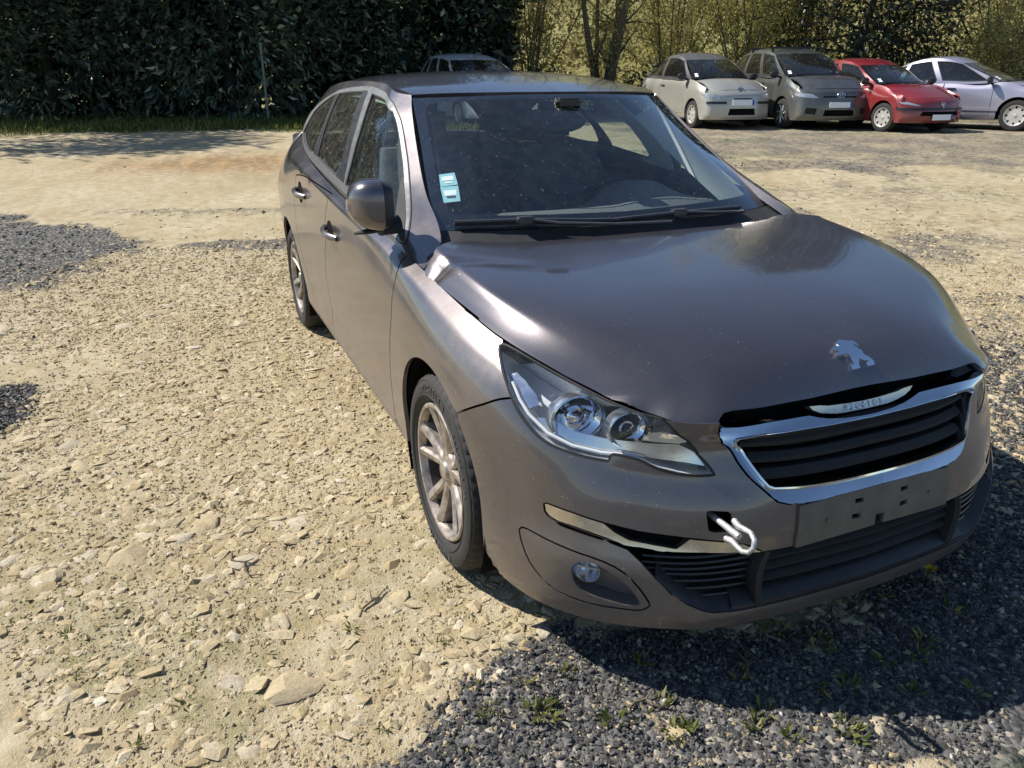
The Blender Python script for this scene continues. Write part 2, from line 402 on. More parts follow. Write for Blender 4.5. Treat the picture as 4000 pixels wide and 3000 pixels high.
MT['raised_rubber'] = plain('grey_raised_lettering', (.07, .068, .065), .7, 0, .2)
# ---------------------------------------------------------------- the estate car's surfaces (half, y >= 0; x forward from the front axle)
def lerp(a, b, t): return a+(b-a)*t
def col_side(x, sill, crease, belt, wmax=.900, low=.872):
    """one door-side column: nine rows from the underside of the sill to the belt line"""
    return [(x, .80, .19), (x, low-.004, .245), (x, low, .32), (x, .884, .44), (x, .893, .54), (x, wmax, .66), (x, wmax+.002, .78), (x, crease[0], crease[1]), (x, belt[0], belt[1])]
BELT = [
 # z~.19 bottom lip
 [(.846,0,.172),(.836,.25,.172),(.808,.44,.172),(.762,.55,.172),(.684,.67,.172),(.596,.758,.174),(.505,.808,.176),(.366,.850,.182),(.2,.85,.19),(0,.85,.19),(-.22,.83,.19)],
 [(.866,0,.235),(.855,.25,.235),(.828,.44,.235),(.780,.56,.235),(.700,.675,.235),(.612,.765,.235),(.520,.818,.235),(.385,.866,.24),(.2,.878,.245),(0,.878,.245),(-.22,.874,.245)],
 [(.868,0,.33),(.857,.25,.33),(.830,.44,.33),(.782,.56,.33),(.700,.68,.33),(.615,.768,.33),(.525,.822,.33),(.395,.872,.33),(.2,.888,.33),(0,.888,.33),(-.22,.882,.33)],
 [(.866,0,.43),(.855,.25,.43),(.824,.42,.43),(.765,.54,.43),(.678,.67,.43),(.597,.757,.43),(.515,.813,.43),(.395,.868,.43),(.2,.893,.44),(0,.896,.44),(-.22,.892,.44)],
 [(.862,0,.50),(.846,.25,.50),(.808,.42,.51),(.748,.54,.51),(.666,.658,.51),(.585,.748,.51),(.505,.808,.51),(.390,.864,.52),(.2,.895,.54),(0,.899,.54),(-.22,.896,.54)],
 [(.838,0,.575),(.826,.25,.575),(.770,.44,.58),(.697,.565,.59),(.628,.652,.595),(.562,.738,.60),(.492,.803,.605),(.382,.857,.61),(.2,.893,.63),(0,.899,.64),(-.22,.898,.65)],
 [(.795,0,.655),(.788,.25,.655),(.752,.425,.655),(.690,.556,.652),(.615,.640,.657),(.540,.725,.665),(.470,.793,.675),(.370,.843,.69),(.2,.883,.72),(0,.893,.735),(-.22,.896,.755)],
 [(.772,0,.694),(.768,.25,.694),(.756,.436,.692),(.693,.553,.690),(.612,.622,.698),(.525,.700,.715),(.440,.768,.738),(.342,.817,.762),(.18,.853,.792),(0,.865,.812),(-.22,.874,.845)],
 [(.760,0,.724),(.760,.25,.724),(.757,.441,.719),(.690,.550,.720),(.600,.603,.731),(.500,.668,.755),(.400,.727,.788),(.295,.780,.818),(.14,.797,.843),(0,.812,.863),(-.22,.825,.892)],
]
for _x, _c, _b in [(-.45,(.884,.905),(.842,.935)),(-.8,(.890,.932),(.846,.955)),(-1.15,(.893,.955),(.848,.978)),(-1.5,(.895,.980),(.848,1.006)),(-1.85,(.895,1.003),(.844,1.038)),(-2.2,(.888,1.024),(.828,1.073))]:
    for _r, _p in zip(BELT, col_side(_x, .19, _c, _b)): _r.append(_p)
for _x, _w, _c, _b in [(-2.5,.902,(.874,1.036),(.799,1.103)),(-2.78,.901,(.845,1.040),(.755,1.125)),(-3.1,.882,(.800,1.030),(.700,1.135)),(-3.4,.830,(.750,1.010),(.64,1.125))]:
    for _r, _p in zip(BELT, [(_x,.80,.20),(_x,.868*_w/.9,.25),(_x,.876*_w/.9,.33),(_x,.888*_w/.9,.45),(_x,.896*_w/.9,.55),(_x,_w,.66),(_x,_w,.80),(_x,)+_c,(_x,)+_b]): _r.append(_p)
for _q in [(-3.60,.74),(-3.69,.45),(-3.72,0)]:
    for _i, (_r, _z, _d) in enumerate(zip(BELT, [.22,.27,.34,.45,.55,.66,.80,.98,1.10], [.06,.01,0,0,.0,.01,.03,.09,.15])): _r.append((_q[0]+_d, _q[1]*(1-.04*(_i > 6)), _z))
belt = Patch(fair(BELT, 2, 4, 18))
# hood: rows front to back, columns from the centre line outwards
HOOD = [
 [(.768,0,.705),(.757,0,.727),(.731,0,.765),(.703,0,.800),(.660,0,.832),(.560,0,.868),(.400,0,.899),(.200,0,.921),(0,0,.936),(-.17,0,.945),(-.30,0,.949)],
 [(.768,.22,.705),(.757,.22,.727),(.730,.20,.765),(.700,.20,.799),(.655,.20,.831),(.555,.20,.867),(.397,.20,.898),(.200,.21,.920),(0,.22,.935),(-.175,.23,.944),(-.305,.23,.949)],
 [(.764,.42,.700),(.752,.41,.723),(.716,.38,.763),(.680,.36,.797),(.632,.36,.828),(.532,.37,.863),(.380,.39,.894),(.190,.41,.917),(-.005,.42,.933),(-.185,.43,.944),(-.315,.44,.950)],
 [(.715,.535,.695),(.700,.530,.720),(.668,.490,.759),(.634,.470,.791),(.588,.490,.820),(.492,.53,.853),(.370,.600,.887),(.155,.66,.917),(-.03,.675,.936),(-.205,.69,.950),(-.33,.70,.958)],
 [(.67,.575,.693),(.655,.567,.722),(.632,.548,.755),(.600,.556,.780),(.545,.585,.801),(.455,.632,.829),(.335,.705,.875),(.110,.752,.914),(-.075,.757,.935),(-.215,.770,.952),(-.335,.785,.965)],
 [(.63,.62,.690),(.620,.602,.730),(.600,.596,.748),(.574,.606,.764),(.528,.630,.781),(.440,.678,.805),(.320,.748,.847),(.106,.782,.884),(-.082,.793,.907),(-.222,.805,.925),(-.340,.816,.940)],
 [(.585,.66,.690),(.580,.635,.730),(.564,.640,.736),(.542,.648,.743),(.503,.669,.757),(.420,.717,.777),(.302,.782,.815),(.100,.806,.848),(-.090,.823,.872),(-.230,.834,.890),(-.345,.842,.907)],
]
hood = Patch(fair(HOOD, 3, 3), flip=-1)
# windscreen: rows from the base to the header
WIND = [
 [(-.355,0,.965),(-.36,.20,.965),(-.375,.40,.966),(-.405,.57,.967),(-.455,.71,.970)],
 [(-.565,0,1.140),(-.57,.19,1.139),(-.59,.37,1.134),(-.63,.53,1.122),(-.69,.665,1.108)],
 [(-.765,0,1.284),(-.77,.18,1.282),(-.795,.34,1.275),(-.84,.49,1.260),(-.91,.617,1.240)],
 [(-.935,0,1.392),(-.942,.17,1.391),(-.97,.32,1.387),(-1.03,.46,1.382),(-1.116,.578,1.377)],
]
wind = Patch(WIND)
# side of the cabin: rows from belt to roof ditch; columns from the windscreen edge to the tailgate
def cab(x0, b, x1, zt, yt, bow=.012, xm=.5):
    o = []
    for k, t in enumerate((0, .1, .35, .62, .85, 1)):
        ty = t**1.25
        o.append((lerp(x0, x1, t), lerp(b[0], yt, ty)+bow*math.sin(math.pi*t), lerp(b[1], zt, t**.93)))
    return o
_cols = [
 [(-.245,.822,.894),(-.345,.728,.962),(-.64,.684,1.082),(-.91,.630,1.240),(-1.05,.597,1.335),(-1.130,.572,1.388)],
 [(-.345,.838,.912),(-.470,.806,.966),(-.745,.754,1.083),(-.985,.700,1.223),(-1.135,.652,1.326),(-1.23,.602,1.396)],
 cab(-.60,(.846,.942),-1.36,1.420,.592), cab(-.90,(.847,.961),-1.52,1.430,.594), cab(-1.25,(.848,.986),-1.70,1.437,.595),
 cab(-1.62,(.847,1.017),-1.92,1.438,.595), cab(-2.0,(.838,1.053),-2.2,1.434,.592,.008), cab(-2.4,(.810,1.094),-2.52,1.422,.575,.004), cab(-2.75,(.757,1.123),-2.85,1.402,.550,.003), cab(-3.06,(.705,1.134),-3.14,1.375,.520,.003), cab(-3.36,(.645,1.128),-3.36,1.34,.48,.003)]
CABS = [[c[r] for c in _cols] for r in range(6)]
cabs = Patch(fair(CABS, 1, 2))
# roof: rows from the ditch to the centre line
ROOF = []
for _f, _dz in ((1, 0), (.86, .018), (.62, .034), (.32, .043), (0, .046)):
    row = []
    for _x, _xc, _y, _z in [(-1.130,-.945,.572,1.388),(-1.23,-1.10,.590,1.407),(-1.36,-1.26,.592,1.420),(-1.52,-1.45,.594,1.430),(-1.70,-1.66,.595,1.437),(-1.92,-1.9,.595,1.438),(-2.2,-2.2,.592,1.434),(-2.52,-2.52,.575,1.422),(-2.85,-2.85,.550,1.402),(-3.14,-3.16,.520,1.375),(-3.36,-3.42,.48,1.34)]:
        d = _dz*min(1, (.24+(-1.13-_x)*1.9)) if _x > -1.6 else _dz
        row.append((lerp(_x, _xc, 1-_f**2), _y*_f, _z+d))
    ROOF.append(row)
roof = Patch(ROOF)
# ---------------------------------------------------------------- seam and outline curves, in each surface's own (u, v) metres
T = {
 'headlight': [(1.055,0.783),(1.07,0.772),(1.067,0.76),(1.052,0.742),(1.025,0.707),(0.999,0.664),(0.976,0.617),(0.953,0.577),(0.928,0.548),(0.899,0.519),(0.865,0.498),(0.826,0.487),(0.783,0.48),(0.746,0.476),(0.715,0.475),(0.699,0.475),(0.694,0.485),(0.692,0.498),(0.685,0.504),(0.65,0.504),(0.608,0.499),(0.571,0.476),(0.544,0.47),(0.507,0.465),(0.471,0.468),(0.441,0.476),(0.453,0.499),(0.49,0.546),(0.517,0.66),(0.546,0.749),(0.567,0.781),(0.591,0.79),(0.646,0.79),(0.723,0.783),(0.788,0.786),(0.846,0.787),(0.907,0.789),(0.982,0.788)],
 'frame_in': [(0.015,0.425),(0.167,0.428),(0.258,0.43),(0.317,0.434),(0.33,0.442),(0.35,0.48),(0.381,0.529),(0.406,0.579),(0.408,0.606),(0.399,0.638),(0.346,0.64),(0.271,0.62),(0.132,0.607)],
 'frame_out': [(0.068,0.377),(0.214,0.373),(0.28,0.375),(0.311,0.386),(0.329,0.41),(0.353,0.45),(0.395,0.516),(0.434,0.59),(0.438,0.705),(0.436,0.745),(0.432,0.78)],
 'intake': [(0.18,0.217),(0.244,0.221),(0.352,0.228),(0.421,0.236),(0.504,0.238),(0.576,0.236),(0.622,0.24),(0.669,0.246),(0.703,0.252),(0.761,0.264),(0.833,0.275),(0.819,0.269),(0.761,0.261),(0.703,0.252),(0.659,0.236),(0.633,0.208),(0.6,0.168),(0.562,0.128),(0.52,0.104),(0.476,0.085),(0.449,0.078),(0.389,0.075),(0.311,0.075),(0.293,0.075),(0.152,0.075)],
 'intake_top': [(0.257,0.226),(0.155,0.232),(0.022,0.24)],
 'blade_slot': [(0.871,0.318),(0.863,0.323),(0.786,0.313),(0.713,0.3),(0.64,0.286),(0.543,0.278),(0.468,0.272),(0.399,0.259),(0.348,0.231),(0.352,0.227),(0.421,0.235),(0.504,0.238),(0.576,0.236),(0.622,0.24),(0.669,0.246),(0.703,0.257),(0.741,0.266),(0.783,0.273),(0.833,0.278),(0.855,0.286),(0.867,0.297)],
 'fog_panel': [(0.942,0.214),(0.935,0.224),(0.918,0.227),(0.844,0.214),(0.781,0.205),(0.72,0.197),(0.674,0.18),(0.639,0.145),(0.61,0.105),(0.607,0.095),(0.616,0.085),(0.633,0.078),(0.665,0.078),(0.72,0.076),(0.779,0.078),(0.841,0.091),(0.884,0.114),(0.914,0.141),(0.936,0.189)],
 'fog_lamp': [(0.721,0.157),(0.722,0.147),(0.726,0.139),(0.733,0.131),(0.742,0.125),(0.752,0.122),(0.763,0.121),(0.772,0.122),(0.78,0.126),(0.785,0.132),(0.787,0.14),(0.785,0.15),(0.781,0.159),(0.773,0.168),(0.764,0.175),(0.754,0.179),(0.743,0.18),(0.734,0.178),(0.727,0.173),(0.723,0.166)],
 'fog_scoop': [(0.784,0.164),(0.768,0.178),(0.74,0.183),(0.717,0.178),(0.684,0.16),(0.648,0.128),(0.627,0.096),(0.651,0.09),(0.701,0.094),(0.747,0.103),(0.773,0.115),(0.786,0.136)],
 'tow_hole': [(0.496,0.351),(0.491,0.356),(0.448,0.354),(0.441,0.349),(0.441,0.308),(0.445,0.304),(0.482,0.301),(0.493,0.305)],
 'plate': [(0.033,0.384),(0.142,0.38),(0.252,0.367),(0.257,0.227),(0.155,0.233),(0.021,0.24)],
 'plate_slot0': [(0.087,0.355),(0.061,0.353),(0.061,0.336),(0.087,0.338)],
 'plate_slot1': [(0.092,0.299),(0.066,0.296),(0.065,0.279),(0.092,0.281)],
 'bumper_gap': [(0.988,0.636),(1.028,0.591),(1.088,0.536),(1.156,0.482),(1.205,0.441)],
 'bumper_bottom': [(0.822,0.039),(0.591,0.037)],
 'door_gap_f': [(1.788,0.76),(1.766,0.721),(1.766,0.674),(1.773,0.63),(1.791,0.562),(1.81,0.514),(1.853,0.428),(1.913,0.3),(1.947,0.193),(1.95,0.104)],
 'door_gap_m': [(5.345,0.518),(2.8,0.755),(2.804,0.682),(2.86,0.642),(2.896,0.6),(2.882,0.602),(2.881,0.581),(2.936,0.519),(2.963,0.479),(2.997,0.406),(3.009,0.311),(3.019,0.234),(3.083,0.155),(3.067,0.115)],
 'door_gap_r': [(3.602,0.783),(3.557,0.755),(3.564,0.716),(3.653,0.675)],
 'front_glass': [(0.737,0.07),(0.66,0.212),(0.605,0.402),(0.603,0.573),(0.425,0.564),(0.251,0.562),(0.11,0.547),(0.08,0.5),(0.07,0.429),(0.067,0.351),(0.071,0.294),(0.089,0.228),(0.126,0.141),(0.164,0.061),(0.362,0.058),(0.554,0.063)],
 'sail': [(0.076,0.287),(0.116,0.216),(0.129,0.184),(0.15,0.133),(0.156,0.107),(0.161,0.052),(0.154,0.036),(0.148,0.036),(0.135,0.039),(0.109,0.121),(0.087,0.205)],
 'rear_glass': [(1.298,0.08),(1.292,0.14),(1.306,0.267),(1.343,0.398),(1.399,0.508),(1.386,0.544),(1.091,0.564),(0.837,0.574),(0.817,0.505),(0.809,0.402),(0.806,0.265),(0.836,0.139),(0.895,0.074)],
 'quarter_glass': [(2.111,0.072),(2.024,0.192),(2.004,0.336),(1.827,0.448),(1.594,0.518),(1.485,0.533),(1.388,0.418),(1.348,0.272),(1.373,0.168),(1.402,0.088),(1.486,0.058),(1.69,0.034),(1.88,0.038)],
 'b_pillar': [(0.886,0.074),(0.823,0.154),(0.799,0.353),(0.827,0.511),(0.832,0.576),(0.711,0.579),(0.692,0.49),(0.691,0.332),(0.72,0.178),(0.757,0.074)],
 'c_pillar': [(1.404,0.076),(1.365,0.161),(1.337,0.269),(1.374,0.415),(1.467,0.53),(1.388,0.542),(1.401,0.507),(1.346,0.396),(1.308,0.264),(1.296,0.137),(1.304,0.08)],
 'opening': [(1.891,0.0),(1.763,0.0),(1.571,0.0),(1.222,0.016),(0.916,0.018),(0.656,0.023),(0.378,0.021),(0.192,0.028),(0.133,0.022),(0.116,0.05),(0.071,0.179),(0.058,0.231),(0.045,0.324),(0.047,0.425),(0.058,0.518),(0.112,0.589),(0.37,0.598),(0.55,0.608),(0.741,0.609),(1.149,0.59),(1.483,0.565),(1.752,0.506),(1.998,0.435),(2.376,0.262),(2.363,0.074),(2.197,0.0)],
 'hood_rear': [(1.071,0.442),(1.082,0.487),(1.103,0.518),(1.101,0.599),(1.048,0.65),(0.996,0.71),(0.973,0.77)],
 'hood_side': [(0.912,0.775),(0.751,0.772),(0.573,0.768),(0.662,0.773),(0.566,0.774),(0.498,0.774),(0.372,0.771),(0.288,0.77),(0.212,0.771),(0.141,0.769),(0.048,0.759),(0.034,0.703),(0.032,0.654),(0.03,0.62),(0.023,0.563),(0.02,0.525),(0.019,0.473),(0.017,0.434)],
 'hood_front': [(0.022,0.432),(0.034,0.428),(0.043,0.42),(0.045,0.388),(0.039,0.303),(0.037,0.162),(0.041,0.026)],
 'hood_front_far': [(0.043,0.044),(0.047,0.157),(0.058,0.318),(0.06,0.397),(0.055,0.459),(0.044,0.476),(0.03,0.454)],
 'ws_rim': [(0.662,0.744),(0.662,0.669),(0.662,0.5),(0.657,0.283),(0.65,0.155),(0.645,0.066),(0.63,0.02)],
 'ws_clear': [(0.051,0.713),(0.305,0.717),(0.52,0.718),(0.59,0.71),(0.611,0.697),(0.621,0.665),(0.626,0.515),(0.626,0.35),(0.626,0.201),(0.622,0.139),(0.609,0.102),(0.581,0.087)],
 'ws_clear_far': [(0.595,0.666),(0.501,0.075),(0.194,0.062)],
 'sticker1': [(0.618,0.305),(0.561,0.308),(0.558,0.242),(0.621,0.238)],
 'sticker2': [(0.622,0.236),(0.558,0.237),(0.562,0.156),(0.621,0.151)],
 'emblem': [(0.16,-0.029),(0.168,-0.016),(0.17,-0.008),(0.167,0.008),(0.161,0.015),(0.154,0.024),(0.142,0.026),(0.133,0.032),(0.13,0.039),(0.122,0.04),(0.118,0.038),(0.113,0.043),(0.103,0.056),(0.094,0.062),(0.087,0.058),(0.087,0.034),(0.096,0.032),(0.097,0.043),(0.1,0.04),(0.1,0.031),(0.105,0.02),(0.108,0.016),(0.094,0.006),(0.086,0.007),(0.085,-0.022),(0.095,-0.023),(0.097,-0.01),(0.109,-0.012),(0.12,-0.009),(0.125,-0.014),(0.124,-0.032),(0.124,-0.048),(0.132,-0.047),(0.134,-0.034),(0.142,-0.048),(0.148,-0.048),(0.151,-0.042),(0.15,-0.029),(0.151,-0.022),(0.155,-0.026)],
 'tail': [(0.161,0.019),(0.162,0.029),(0.158,0.036),(0.148,0.04),(0.14,0.041),(0.145,0.032),(0.153,0.026),(0.158,0.019)],
}
# ---------------------------------------------------------------- the estate car
car = empty('estate_car'); tag(car, 'brown estate car without number plate, bent hood corner, standing in the foreground', 'car')
def ext0(c): return [(-.04, c[0][1])]+list(c)+[(-.04, c[-1][1])]
def rev(c): return list(c)[::-1]
VB = float(belt.k[-1])
u_at = lambda x, v=.45: inv(belt, (x, float(belt.pos([inv(belt, (x, .5))[0]], [v])[0][2])))[0]
def xz(pts): return [inv(belt, p) for p in pts]
def arc(cx, cz, r, a0, a1, n=28): return [(cx+r*math.cos(math.radians(a0+(a1-a0)*i/n)), cz+r*math.sin(math.radians(a0+(a1-a0)*i/n))) for i in range(n+1)]
HL = smooth_poly(T['headlight'], 1)
gapF = T['door_gap_f']; gapM = T['door_gap_m']
gapR = T['door_gap_r'][:1]+xz([(-2.20, 1.00), (-2.285, .90), (-2.33, .80), (-2.35, .72), (-2.33, .62), (-2.27, .52), (-2.20, .44), (-2.13, .36), (-2.08, .285)])
arcF = xz(arc(0, .31, .362, 188, -9, 44))      # rear foot, over the wheel, front foot
arcR = xz(arc(-2.73, .315, .365, 188, -8, 44))
SILL_V = inv(belt, (-1.0, .262))[1]
bot_rear = xz([(-.365, .215)])[0]
gap_foot = xz([(-.43, .262)])[0]
bg = rev(T['bumper_gap'])                      # arch -> lamp
def dist_i(poly, p): return int(((np.array(poly)-np.array(p))**2).sum(1).argmin())
iA = dist_i(arcF, bg[0]); iH = dist_i(HL, bg[-1]); iTip = dist_i(HL, T['headlight'][0])
HLl = [tuple(p) for p in HL]
def seg(poly, i, j):
    o = [poly[i]]
    while i != j: i = (i+1) % len(poly); o.append(poly[i])
    return o
lamp_outer = rev(seg(HLl, iTip, iH))           # from the seam up to the tip
lampTop = T['headlight'][0]
# --- front wings
fender_poly = [tuple(bg[0])]+bg[1:-1]+lamp_outer+[(lampTop[0]+.004, VB)]+[(u, VB) for u in np.arange(lampTop[0]+.05, gapF[0][0]-.02, .05)]+[(gapF[0][0], VB)]+list(gapF)+[gap_foot, (bot_rear[0]+.02, belt.k[0]+.03), bot_rear]+arcF[2:iA]
for s, nm in ((-1, 'fender'), (1, 'fender')): panel(nm, belt, [fender_poly], (), MT['paint'], car, s, gap=.003)
# --- doors
doorF = [(gapF[0][0], VB)]+[(u, VB) for u in np.arange(gapF[0][0]+.06, gapM[0][0]-.03, .06)]+[(gapM[0][0], VB)]+list(gapM)+[(gapM[-1][0]+.005, SILL_V), (gapF[-1][0], SILL_V)]+rev(gapF)
doorR = [(gapM[0][0], VB)]+[(u, VB) for u in np.arange(gapM[0][0]+.06, gapR[0][0]-.03, .06)]+[(gapR[0][0], VB)]+list(gapR)+[(gapR[-1][0], SILL_V), (gapM[-1][0]+.005, SILL_V)]+rev(gapM)
doors = {}
for s in (-1, 1):
    doors[s] = [panel('front_door', belt, [doorF], (), MT['paint'], car, s, gap=.003), panel('rear_door', belt, [doorR], (), MT['paint'], car, s, gap=.003)]
    sill = [(bot_rear[0], SILL_V-.003), (arcR[-1][0], SILL_V-.003), (arcR[-1][0]-.01, belt.k[0]+.01), (bot_rear[0]+.03, belt.k[0]+.01)]
    panel('sill', belt, [sill], (), MT['paint'], car, s)
    uE = float(belt.t[-1])
    quart = [(gapR[0][0], VB)]+[(u, VB) for u in np.arange(gapR[0][0]+.06, uE-.62, .06)]+[(uE-.62, VB), (uE-.55, belt.k[0]+.02)]
    i2 = dist_i(arcR, arcR[0]); quart += [arcR[0]]+arcR[1:]+[(gapR[-1][0], belt.k[0]+.02), (gapR[-1][0], SILL_V)]+rev(gapR[1:])
    panel('quarter_panel', belt, [quart], (), MT['paint'], car, s)
# tail: tailgate and rear bumper as one rear end each
vb = inv(belt, (-3.0, .62))[1]
panel('rear_bumper', belt, [[(uE-.55, belt.k[0]+.02), (uE, belt.k[0]+.02), (uE, vb), (uE-.56, vb)]], (), MT['bumper'], car, 0)
panel('tailgate', belt, [[(uE-.57, vb), (uE, vb), (uE, VB), (uE-.62, VB)]], (), MT['paint'], car, 0)
# --- front bumper
frame_out = smooth_poly(T['frame_out'], 1); fo = [tuple(p) for p in frame_out]
fo = [tuple(p) for p in T['frame_out']]
front_open = [(-.05, fo[0][1])]+fo+[(fo[-1][0]+.003, VB+.02), (-.05, VB+.02)]
it = T['intake']; ij = it[10:]                  # lower outline from the blade's rear end to the centre
top_in = T['intake_top']
intake_poly = [(-.05, top_in[-1][1])]+rev(top_in)+[it[2]]+it[3:11]+ij[1:]+[(-.05, ij[-1][1])]
slot = T['blade_slot']; fogp = smooth_poly(T['fog_panel'], 1)
HLi = [tuple(p) for p in HL]
lower_lamp = seg(HLi, iH, dist_i(HL, T['headlight'][25])); inner_lamp = seg(HLi, dist_i(HL, T['headlight'][25]), dist_i(HL, T['headlight'][30]))
u_front_foot = arcF[-1]
bumper_poly = [(-.0, belt.k[0]+.004)]+[(x, belt.k[0]+.004) for x in np.arange(.1, u_front_foot[0]-.02, .06)]+[u_front_foot]+rev(arcF[iA+1:-1])+bg[:-1]+lower_lamp+inner_lamp[1:]+[(inner_lamp[-1][0]-.004, VB), (0, VB)]
panel('front_bumper', belt, [bumper_poly], [front_open, intake_poly, slot, fogp, T['plate_slot0'], T['plate_slot1'], [(-.01, .235), (.014, .235), (.014, .275), (-.01, .275)]], MT['bumper'], car, 0, sp=.028, bs=.011, gap=.003, exc_r=[T['tow_hole']])
# --- fog panels with lamp
for s in (-1, 1):
    fl = smooth_poly(T['fog_lamp'], 1); sc = smooth_poly(T['fog_scoop'], 2)
    fp = panel('fog_light_panel', belt, [fogp], [sc], MT['bumper'], car, s, sp=.02, bs=.009, gap=.0022, depth=.05)
    c = np.array(T['fog_lamp']).mean(0)
    def scoop_warp(V, N, s=s, c=c):
        return V, N
    panel('scoop', belt, [sc], (), MT['bumper'], fp, s, sp=.012, bs=.008, gap=-.002, depth=0, off=-.045)
    P = belt.pos([c[0]], [c[1]])[0]; Nn = belt.nor([c[0]], [c[1]])[0]; P = P-Nn*.012; P[1] *= s
    b = MB(); b.lathe([(.0005, .016), (.012, .0145), (.024, .009), (.033, .0), (.034, -.02)], 28, ax='x')
    o = b.build('fog_light', MT['lens'], fp); o.location = P; o.rotation_euler = Vector((Nn[0], Nn[1]*s, Nn[2]*.3)).to_track_quat('X', 'Z').to_euler()
    b = MB(); b.lathe([(.004, -.03), (.015, -.028), (.026, -.018), (.0325, -.004), (.034, -.004), (.036, -.03)], 28, ax='x'); b.box((-.012, 0, 0), (.012, .006, .05)); b.box((-.012, 0, .006), (.008, .05, .005))
    o2 = b.build('fog_reflector', MT['silver'], fp); o2.location = P; o2.rotation_euler = o.rotation_euler
# --- chrome blades over the side intakes
for s in (-1, 1):
    sl = np.array(slot)
    blade_low = slot[8:]                        # under-edge from the inner end outwards
    inner = [(blade_low[0][0], blade_low[0][1])]
    top = []
    # the blade follows the slot's lower edge as a thin lip, full height at its two ends
    thick_end = [slot[0], slot[1], slot[2], slot[3], lerp(np.array(slot[4]), np.array(slot[16]), .45), lerp(np.array(slot[4]), np.array(slot[14]), .62), lerp(np.array(slot[5]), np.array(slot[12]), .72)]
    inner_end = [lerp(np.array(slot[5]), np.array(slot[12]), .72), np.array(slot[5])+[-.004, -.001], slot[6], slot[7], slot[8]]
    bl = thick_end+inner_end+[tuple(p) for p in slot[9:]]
    panel('chrome_blade', belt, [bl], (), MT['blade'], car, s, sp=.02, bs=.008, gap=.002, depth=.03, off=-.002)
    panel('slot_back', belt, [slot], (), MT['void'], car, s, sp=.03, bs=.012, gap=0, depth=0, off=-.035)
# --- hood
hr = [(1.078, 0), (1.074, .2), (1.066, .36)]+T['hood_rear'][:1]+T['hood_rear'][1:]
hood_poly = hr+T['hood_side']+T['hood_front']+[(T['hood_front'][-1][0], 0)]
def hood_warp(V, N):
    V = V.copy(); N = N.copy()
    # the bent rear corner on the kerb side: it stands proud of the wing, with a fold running inwards from it
    r = V[:, 1] < 0
    d = np.clip(1-np.hypot((V[:, 0]+.27)/.20, (V[:, 1]+.83)/.22), 0, 1)*r; V[:, 2] += d*d*.010; V[:, 1] -= d*d*.004
    a = np.array([-.145, -.80]); b = np.array([-.02, -.58]); t = np.clip(((V[:, :2]-a)@(b-a))/((b-a)@(b-a)), 0, 1)
    q = a+t[:, None]*(b-a); e = np.linalg.norm(V[:, :2]-q, axis=1); g = np.exp(-(e/.030)**2)*(1-t*.8)*r
    V[:, 2] -= g*.013
    dirn = (V[:, :2]-q)/.030; N[:, :2] -= (dirn*(g*.8)[:, None]); N /= np.linalg.norm(N, axis=1)[:, None]
    return V, N
hood_o = panel('hood', hood, [hood_poly], (), MT['paint_top'], car, 0, sp=.022, bs=.012, gap=.003, depth=.014, warp=hood_warp)
hood_o['label'] = 'brown hood with a bent rear corner'
def signed(patch, u, v):
    u = np.asarray(u, float); v = np.asarray(v, float); P = patch.pos(u, np.abs(v)); N = patch.nor(u, np.maximum(np.abs(v), .005)); s = np.where(v < 0, -1., 1.)
    P[:, 1] *= s; N[:, 1] *= s; return P, N
def plaque(name, patch, poly, h, mat, parent, base=0.0):
    """a flat raised badge cut to an outline given in signed surface coordinates"""
    uv, F = tri_region([np.array(poly)], [], .006, .004); P, N = signed(patch, uv[:, 0], uv[:, 1])
    e = {}
    for t in F:
        for a, b in ((t[0], t[1]), (t[1], t[2]), (t[2], t[0])):
            if (b, a) in e: del e[(b, a)]
            else: e[(a, b)] = 1
    bd = {i for k in e for i in k}; n = len(P); c = P.mean(0)
    top = P+N*(base+h); V = np.concatenate([top, P+N*base-N*.002]); FF = [tuple(t) for t in F]+[(b, a, a+n, b+n) for a, b in e]
    m = MB(); m.add(V, FF); o = m.build(name, mat, parent, True, 30); bv = o.modifiers.new('bevel', 'BEVEL'); bv.width = .0018; bv.segments = 2; bv.limit_method = 'ANGLE'; bv.angle_limit = math.radians(50); return o
em = plaque('lion_emblem', hood, T['emblem'], .007, MT['mirrorchrome'], hood_o)
plaque('lion_tail', hood, T['tail'], .006, MT['mirrorchrome'], hood_o)
# --- grille
grille_poly = front_open
panel('grille_back', belt, [[(-.05, .36), (.46, .36), (.47, VB), (-.05, VB)]], (), MT["void"], car, 0, gap=0, depth=0, off=-.075)
FT = [(.432, .7594), (.3899, .7462), (.3225, .7375), (.2486, .724), (.1834, .7158), (.155, .6874), (.1266, .6629), (.078, .64), (.0224, .6312)]
BAR = [(.0103, .7378), (.0546, .7382), (.1159, .7451), (.141, .7559), (.174, .7617), (.1646, .7387), (.1431, .7143), (.109, .6947), (.0742, .6827), (.0019, .6825)]
fi = T['frame_in']; fin = [(-.05, fi[0][1])]+fi+[(-.05, fi[-1][1]-.004)]
frame_poly = [(-.0, fo[0][1])]+[tuple(p) for p in fo[:-1]]+FT+[(0, FT[-1][1])]
fin_s = smooth_poly(fin, 1)
def frame_warp(V, N):
    N = N.copy(); N[:, 2] += .58; N /= np.linalg.norm(N, axis=1)[:, None]; return V, N
grille = panel('grille_frame', belt, [frame_poly], [fin_s], MT['chrome'], car, 0, sp=.016, bs=.009, gap=.0015, depth=.03, off=.004, warp=frame_warp)
